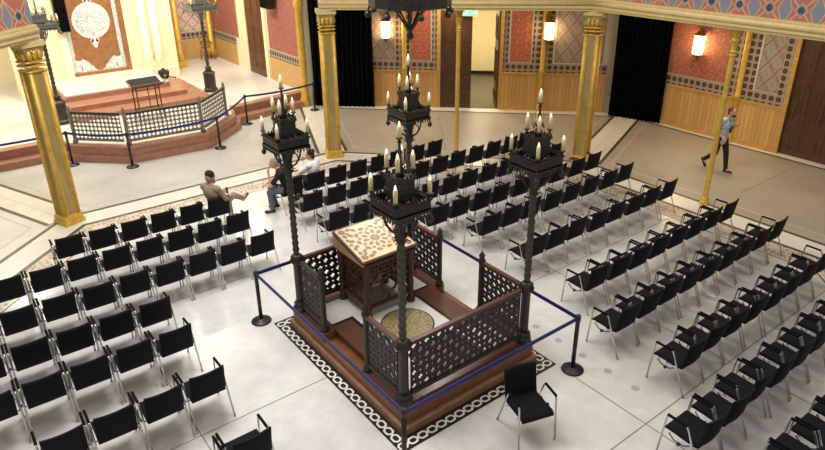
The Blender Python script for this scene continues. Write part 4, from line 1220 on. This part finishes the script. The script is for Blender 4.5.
for i in range(8):
    a = 2*PI*(i+.5)/8; c_, s_ = cos(a), sin(a)
    mb = MB(); mb.tube([(R0*c_, R0*s_, .48), ((R0+.03)*c_, (R0+.03)*s_, .39)], .014, 6); mb.ball(((R0+.03)*c_, (R0+.03)*s_, .36), .042, 12, 8); mb.build('ball_pendant', ['iron'], ch)
    o = MB().lathe([(.022, 0), (.022, .15)], ((R0-.02)*c_, (R0-.02)*s_, .62), 10).build('candle', ['candle_wax'], ch)
    MB().lathe([(.009, 0), (.016, .015), (.015, .03), (.001, .066)], ((R0-.02)*c_, (R0-.02)*s_, .77), 8).build('candle_bulb', ['bulb'], o)
mb = MB(); mb.tube([(0, 0, 1.5), (0, 0, 1.9)], .015, 8); mb.build('hanging_rod', ['iron'], ch)

# ------------------------------------------------------------------ people
def vox(name, shapes, mat, parent, voxel=.01, smooth=4):
    """grow one continuous skin over rounded, tapered limbs"""
    mb = MB()
    for s in shapes:
        if s[0] == 'cap':
            _, p0, r0, p1, r1 = s[:5]
            p0 = Vector(p0); p1 = Vector(p1); d = p1-p0; L = max(d.length, 1e-4)
            prof = [(max(1e-5, r0*sin(a)), -r0*cos(a)) for a in [PI/2*i/4 for i in range(5)]]
            prof += [(max(1e-5, r1*cos(a)), L+r1*sin(a)) for a in [PI/2*i/4 for i in range(5)]]
            k0 = len(mb.v); mb.lathe(prof, (0, 0, 0), 12)
            mb.xf(k0, Matrix.Translation(p0) @ d.to_track_quat('Z', 'Y').to_matrix().to_4x4())
        else:
            _, c, r = s[:3]; k0 = len(mb.v); mb.ball((0, 0, 0), 1, 14, 10)
            R = s[3] if len(s) > 3 else Matrix.Identity(4)
            mb.xf(k0, Matrix.Translation(c) @ R @ Matrix.Diagonal((*r, 1)))
    o = mb.build(name, [mat], parent)
    m = o.modifiers.new('remesh', 'REMESH'); m.mode = 'VOXEL'; m.voxel_size = voxel
    if smooth: sm = o.modifiers.new('smooth', 'SMOOTH'); sm.factor = .5; sm.iterations = smooth
    dg = bpy.context.evaluated_depsgraph_get(); dg.update()
    me = bpy.data.meshes.new_from_object(o.evaluated_get(dg)); o.modifiers.clear()
    old = o.data; o.data = me; bpy.data.meshes.remove(old); me.name = name
    me.materials.clear(); me.materials.append(M[mat])
    me.polygons.foreach_set('use_smooth', [True]*len(me.polygons)); me.polygons.foreach_set('material_index', [0]*len(me.polygons))
    return o
def hand(wrist, d, nrm, side, curl=.5):
    """palm, four unequal bent fingers and a thumb leaving the side of the palm"""
    w = Vector(wrist); d = Vector(d).normalized(); n = Vector(nrm); n = (n-d*n.dot(d)).normalized(); s = d.cross(n)*side
    S = [('cap', w, .024, w+d*.03, .026)]
    for k, off in enumerate((-.027, -.009, .009, .027)):
        a = w+d*.03+s*off*.6; b = w+d*.085+s*off
        S.append(('cap', a, .015, b, .012))
        ln = (.030, .036, .034, .026)[k]
        c = b+(d*cos(curl)+n*sin(curl))*ln; e = c+(d*cos(curl*2.1)+n*sin(curl*2.1))*ln*.85
        S += [('cap', b, .0095, c, .0088), ('cap', c, .0088, e, .0075)]
    a = w+d*.03-s*.028; b = a+(d*.6-s*.8+n*.3).normalized()*.036; c = b+(d*.9-s*.2+n*.5).normalized()*.03
    S += [('cap', a, .013, b, .0105), ('cap', b, .0105, c, .0088)]
    return S
def person(label, loc, rz, J, head_rot, top, trousers, shoes, hair, sleeve='long', beard=None, cap=None, hem=0.0, curl=(.5, .5), pn=((0, 0, -1), (0, 0, -1)), hair_len=0.0, bun=False, soles=False):
    t = thing('person', label, 'person', loc, rz)
    V = {k: Vector(v) for k, v in J.items()}
    up = (V['neck']-V['pelvis']).normalized()
    hx = Matrix.Rotation(head_rot[0], 4, 'Z') @ Matrix.Rotation(head_rot[1], 4, 'X')
    Hc = V['head']
    hp = lambda x, y, z: Hc + (hx @ Vector((x, y, z)))
    acr = (V['ls']-V['rs']).normalized()
    rt = Matrix((acr, up.cross(acr).normalized(), up)).transposed().to_4x4()
    B = [('ell', Hc+(hx @ Vector((0, 0, .01))), (.074, .092, .108), hx), ('ell', hp(0, .03, -.055), (.052, .058, .062), hx), ('ell', hp(0, .055, -.088), (.028, .028, .024)),
         ('cap', hp(0, .088, .012), .009, hp(0, .106, -.022), .014), ('cap', hp(-.012, .094, -.026), .009, hp(.012, .094, -.026), .009),
         ('ell', hp(.075, -.005, -.005), (.010, .022, .032), hx), ('ell', hp(-.075, -.005, -.005), (.010, .022, .032), hx),
         ('cap', hp(-.03, .082, .032), .010, hp(.03, .082, .032), .010), ('cap', hp(-.02, .085, -.055), .009, hp(.02, .085, -.055), .009),
         ('cap', V['neck']-up*.05, .058, hp(0, -.015, -.06), .052)]
    chest = V['chest']; pel = V['pelvis']; mid = (chest+pel)/2
    tor = [('ell', pel, (.165, .12, .13), rt), ('ell', mid, (.15, .11, .17), rt), ('ell', chest, (.17, .115, .17), rt), ('cap', V['ls'], .058, V['neck']-up*.04, .055), ('cap', V['rs'], .058, V['neck']-up*.04, .055)]
    B += tor
    arm = []
    for q in 'lr':
        B += [('cap', V[q+'s'], .050, V[q+'e'], .039), ('cap', V[q+'e'], .039, V[q+'w'], .026)]
        i = 0 if q == 'l' else 1
        hd = V.get(q+'d', (V[q+'w']-V[q+'e']).normalized())
        B += hand(V[q+'w'], hd, pn[i], 1 if q == 'l' else -1, curl[i])
    for q in 'lr':
        hip = pel + acr*(.09 if q == 'l' else -.09)
        B += [('cap', hip, .085, V[q+'k'], .055), ('cap', V[q+'k'], .055, V[q+'a'], .037), ('cap', V[q+'a'], .036, V[q+'t'], .028)]
    vox('body', B, 'skin', t, .0075, 2)
    S = [('ell', c, tuple(x+.016 for x in r), R) for (_, c, r, R) in tor[:3]] + [('cap', a, ra+.016, b, rb+.008) for (_, a, ra, b, rb) in tor[3:]]
    for q in 'lr':
        S.append(('cap', V[q+'s'], .064, V[q+'e'], .052) if sleeve == 'long' else ('cap', V[q+'s'], .066, V[q+'s'].lerp(V[q+'e'], .75), .058))
        if sleeve == 'long': S.append(('cap', V[q+'e'], .052, V[q+'e'].lerp(V[q+'w'], .9), .038))
    if hem: S.append(('ell', pel-up*hem, (.185, .14, .15), rt))
    vox('top', S, top, t, .012, 4)
    T = [('ell', pel, (.175, .13, .125), rt)]
    for q in 'lr':
        hip = pel + acr*(.09 if q == 'l' else -.09)
        T += [('cap', hip, .098, V[q+'k'], .070), ('cap', V[q+'k'], .070, V[q+'k'].lerp(V[q+'a'], .93), .054)]
    vox('trousers', T, trousers, t, .012, 4)
    for q in 'lr':
        a, tt = V[q+'a'], V[q+'t']; d = (tt-a); shin = (V[q+'k']-a).normalized()
        heel = a-shin*.045-d.normalized()*.03
        vox('shoe', [('cap', heel, .043, a+d*.45-shin*.045*.4, .043), ('cap', a+d*.45-shin*.018, .044, tt, .036), ('cap', a, .045, heel, .043)], shoes, t, .009, 3)
        if soles:
            vox('shoe_sole', [('cap', heel-shin*.03, .028, tt-shin*.025, .026)], 'sole_white', t, .008, 2)
    Hh = [('ell', hp(0, -.022, .035), (.083, .094, .098), hx), ('ell', hp(0, -.055, -.02-hair_len*.4), (.074, .055, .07+hair_len), hx)]
    if bun: Hh.append(('ell', hp(0, -.09, .09), (.05, .05, .05)))
    o = vox('hair', Hh, hair, t, .009, 2)
    if beard: vox('beard', [('ell', hp(0, .04, -.078), (.056, .056, .05), hx), ('ell', hp(0, .07, -.105), (.034, .034, .045))], beard, t, .008, 2)
    for s in (-1, 1): MB().ball(tuple(hp(s*.03, .086, .014)), .0095, 8, 6).build('eye', ['eye_dark'], t)
    MB().ball(tuple(hp(0, .092, -.056)), 1, 8, 6, (.022, .008, .006)).build('mouth', ['lip'], t)
    if cap:
        k = vox('cap', [('ell', hp(0, -.02, .07), (.086, .096, .075), hx), ('cap', hp(-.02, -.02, .07), .082, hp(.02, -.02, .07), .082)], cap, t, .009, 2)
    return t
# man in taupe on the end chair of the left block, legs crossed and stretched out
A = person('seated man in taupe jacket and dark skullcap, legs crossed, looking right', (-.83, 5.76, 0), math.radians(-62),
    dict(pelvis=(0, .03, .56), chest=(0, -.07, .90), neck=(0, -.09, 1.07), head=(0, -.04, 1.225), ls=(-.17, -.08, 1.01), rs=(.17, -.08, 1.01),
         le=(-.25, .06, .78), lw=(-.13, .30, .76), re=(.25, .04, .76), rw=(.14, .28, .72), lk=(-.10, .47, .53), la=(-.10, .52, .10), lt=(-.10, .68, .06),
         rk=(.06, .47, .64), ra=(-.02, .84, .40), rt=(-.02, 1.0, .44)), (-.15, -.1), 'jacket_taupe', 'trousers_taupe', 'shoe_brown', 'hair_grey', 'long', 'hair_grey', 'cloth_black', .02, (.9, .6))
A.scale = (1.07, 1.07, 1.05)
ph = thing('smartphone', 'small dark smartphone held by the seated man in taupe', 'phone', (-.46, 6.0, .79), math.radians(-62))
MB().bb(-.036, .036, -.005, .005, -.07, .075).build('phone_body', ['black_plastic'], ph, bevel=.004)
MB().bb(-.032, .032, -.0065, -.0045, -.062, .066).build('screen', ['cloth_grey'], ph)
# grey-haired man leaning forward, chin in hand
person('seated grey-haired man in black top and grey trousers leaning forward, chin on hand', (.93, 5.76, 0), math.radians(58),
    dict(pelvis=(0, 0, .56), chest=(0, .15, .90), neck=(0, .22, 1.05), head=(0, .31, 1.18), ls=(-.17, .16, 1.0), rs=(.17, .16, 1.0),
         le=(-.2, .40, .70), lw=(-.06, .44, .98), re=(.22, .34, .72), rw=(.08, .52, .66), lk=(-.12, .45, .53), la=(-.15, .42, .10), lt=(-.16, .57, .05),
         rk=(.12, .45, .53), ra=(.14, .36, .10), rt=(.15, .51, .05), ld=(.2, .1, 1)), (.1, -.25), 'cloth_black', 'cloth_grey', 'shoe_black', 'hair_grey', 'short', None, None, .02, (1.2, .6), ((0, -1, 0), (0, 0, -1)))
person('seated person in white shirt with dark hair tied up, one hand at the face', (1.58, 5.82, 0), math.radians(28),
    dict(pelvis=(0, 0, .56), chest=(0, -.03, .90), neck=(0, -.02, 1.06), head=(0, .04, 1.20), ls=(-.16, -.03, 1.0), rs=(.16, -.03, 1.0),
         le=(-.22, .20, .82), lw=(-.09, .20, 1.06), re=(.23, .14, .76), rw=(.12, .36, .66), lk=(-.10, .46, .53), la=(-.10, .44, .10), lt=(-.10, .6, .05),
         rk=(.10, .46, .53), ra=(.10, .44, .10), rt=(.10, .6, .05), ld=(.15, -.1, 1)), (.35, -.15), 'cloth_white', 'cloth_black', 'shoe_black', 'hair_dark', 'long', None, None, .02, (.9, .5), ((0, -1, 0), (0, 0, -1)), .02, True)
wk = person('bearded man walking, pale blue shirt and black trousers, near the right wall', (10.96, 1.0, 0.006), math.radians(172),
    dict(pelvis=(0, .02, .95), chest=(0, .09, 1.30), neck=(0, .12, 1.49), head=(0, .17, 1.64), ls=(-.19, .09, 1.43), rs=(.19, .09, 1.43),
         le=(-.26, .10, 1.16), lw=(-.10, .32, 1.32), re=(.27, .0, 1.14), rw=(.24, .2, 1.02), lk=(-.09, .16, .52), la=(-.08, .24, .085), lt=(-.08, .40, .05),
         rk=(.09, -.02, .50), ra=(.09, -.32, .24), rt=(.09, -.26, .07)), (.0, .05), 'cloth_blue', 'cloth_black', 'shoe_black', 'hair_brown', 'short', 'hair_brown', None, .10, (.8, .5), ((0, -1, 0), (0, 0, -1)), 0, False, True)
mb = MB(); mb.tube([(-.05, .06, 1.52), (-.06, .20, 1.42), (-.01, .225, 1.2), (.01, .225, 1.2), (.06, .20, 1.42), (.05, .06, 1.52)], .008, 6); mb.bb(-.035, .035, .22, .228, 1.1, 1.2)
mb.build('lanyard', ['black_plastic'], wk)


# ------------------------------------------------------------------ light
w = bpy.data.worlds.new('world'); scene.world = w; w.use_nodes = True
bgn = w.node_tree.nodes['Background']; bgn.inputs[0].default_value = (1.0, .97, .92, 1); bgn.inputs[1].default_value = .42
def area(loc, target, size, energy, col, sy=None):
    L = bpy.data.lights.new('unseen_lamp', 'AREA'); L.energy = energy; L.color = col; L.size = size  # unseen lamps: presumed hall ceiling lights plus fill added for effect
    if sy: L.shape = 'RECTANGLE'; L.size_y = sy
    o = bpy.data.objects.new('unseen_lamp', L); COL.objects.link(o); o.location = loc
    o.rotation_euler = (Vector(target)-Vector(loc)).to_track_quat('-Z', 'Y').to_euler(); return o
area((-2.5, 2.5, 10.5), (-2.0, 2.0, 0), 4.0, 980, (1, .97, .93))
area((3.5, -2, 10.5), (3, -1.5, 0), 4.0, 340, (1, .89, .72))
area((6.3, 7.3, 10.5), (6.3, 7.3, 0), 1.3, 220, (1, .96, .9))  # added so the desk top catches a white highlight
area((.3, 14.0, 8.5), (.3, 17.5, 1.5), 3.0, 850, (1, .91, .74))
area((4.2, 17.5, 6.5), (4.2, 17.5, 0), 1.5, 160, (1, .93, .8))
area((-4.5, 16.5, 6.5), (-4.5, 16.5, 0), 2.0, 300, (1, .95, .85))
area((9.3, 9.3, 3.95), (9.3, 9.3, 0), 2.2, 100, (1, .84, .60), 1.0)
area((11.3, 1.0, 3.95), (11.3, 1.0, 0), 1.2, 105, (1, .84, .60), 3.5)
area((11.4, 11.2, 3.4), (11.4, 11.2, 0), 1.2, 170, (1, .93, .76))  # added to brighten the corridor, no fitting modelled
scene.view_settings.view_transform = 'Standard'
scene.view_settings.exposure = 0.0
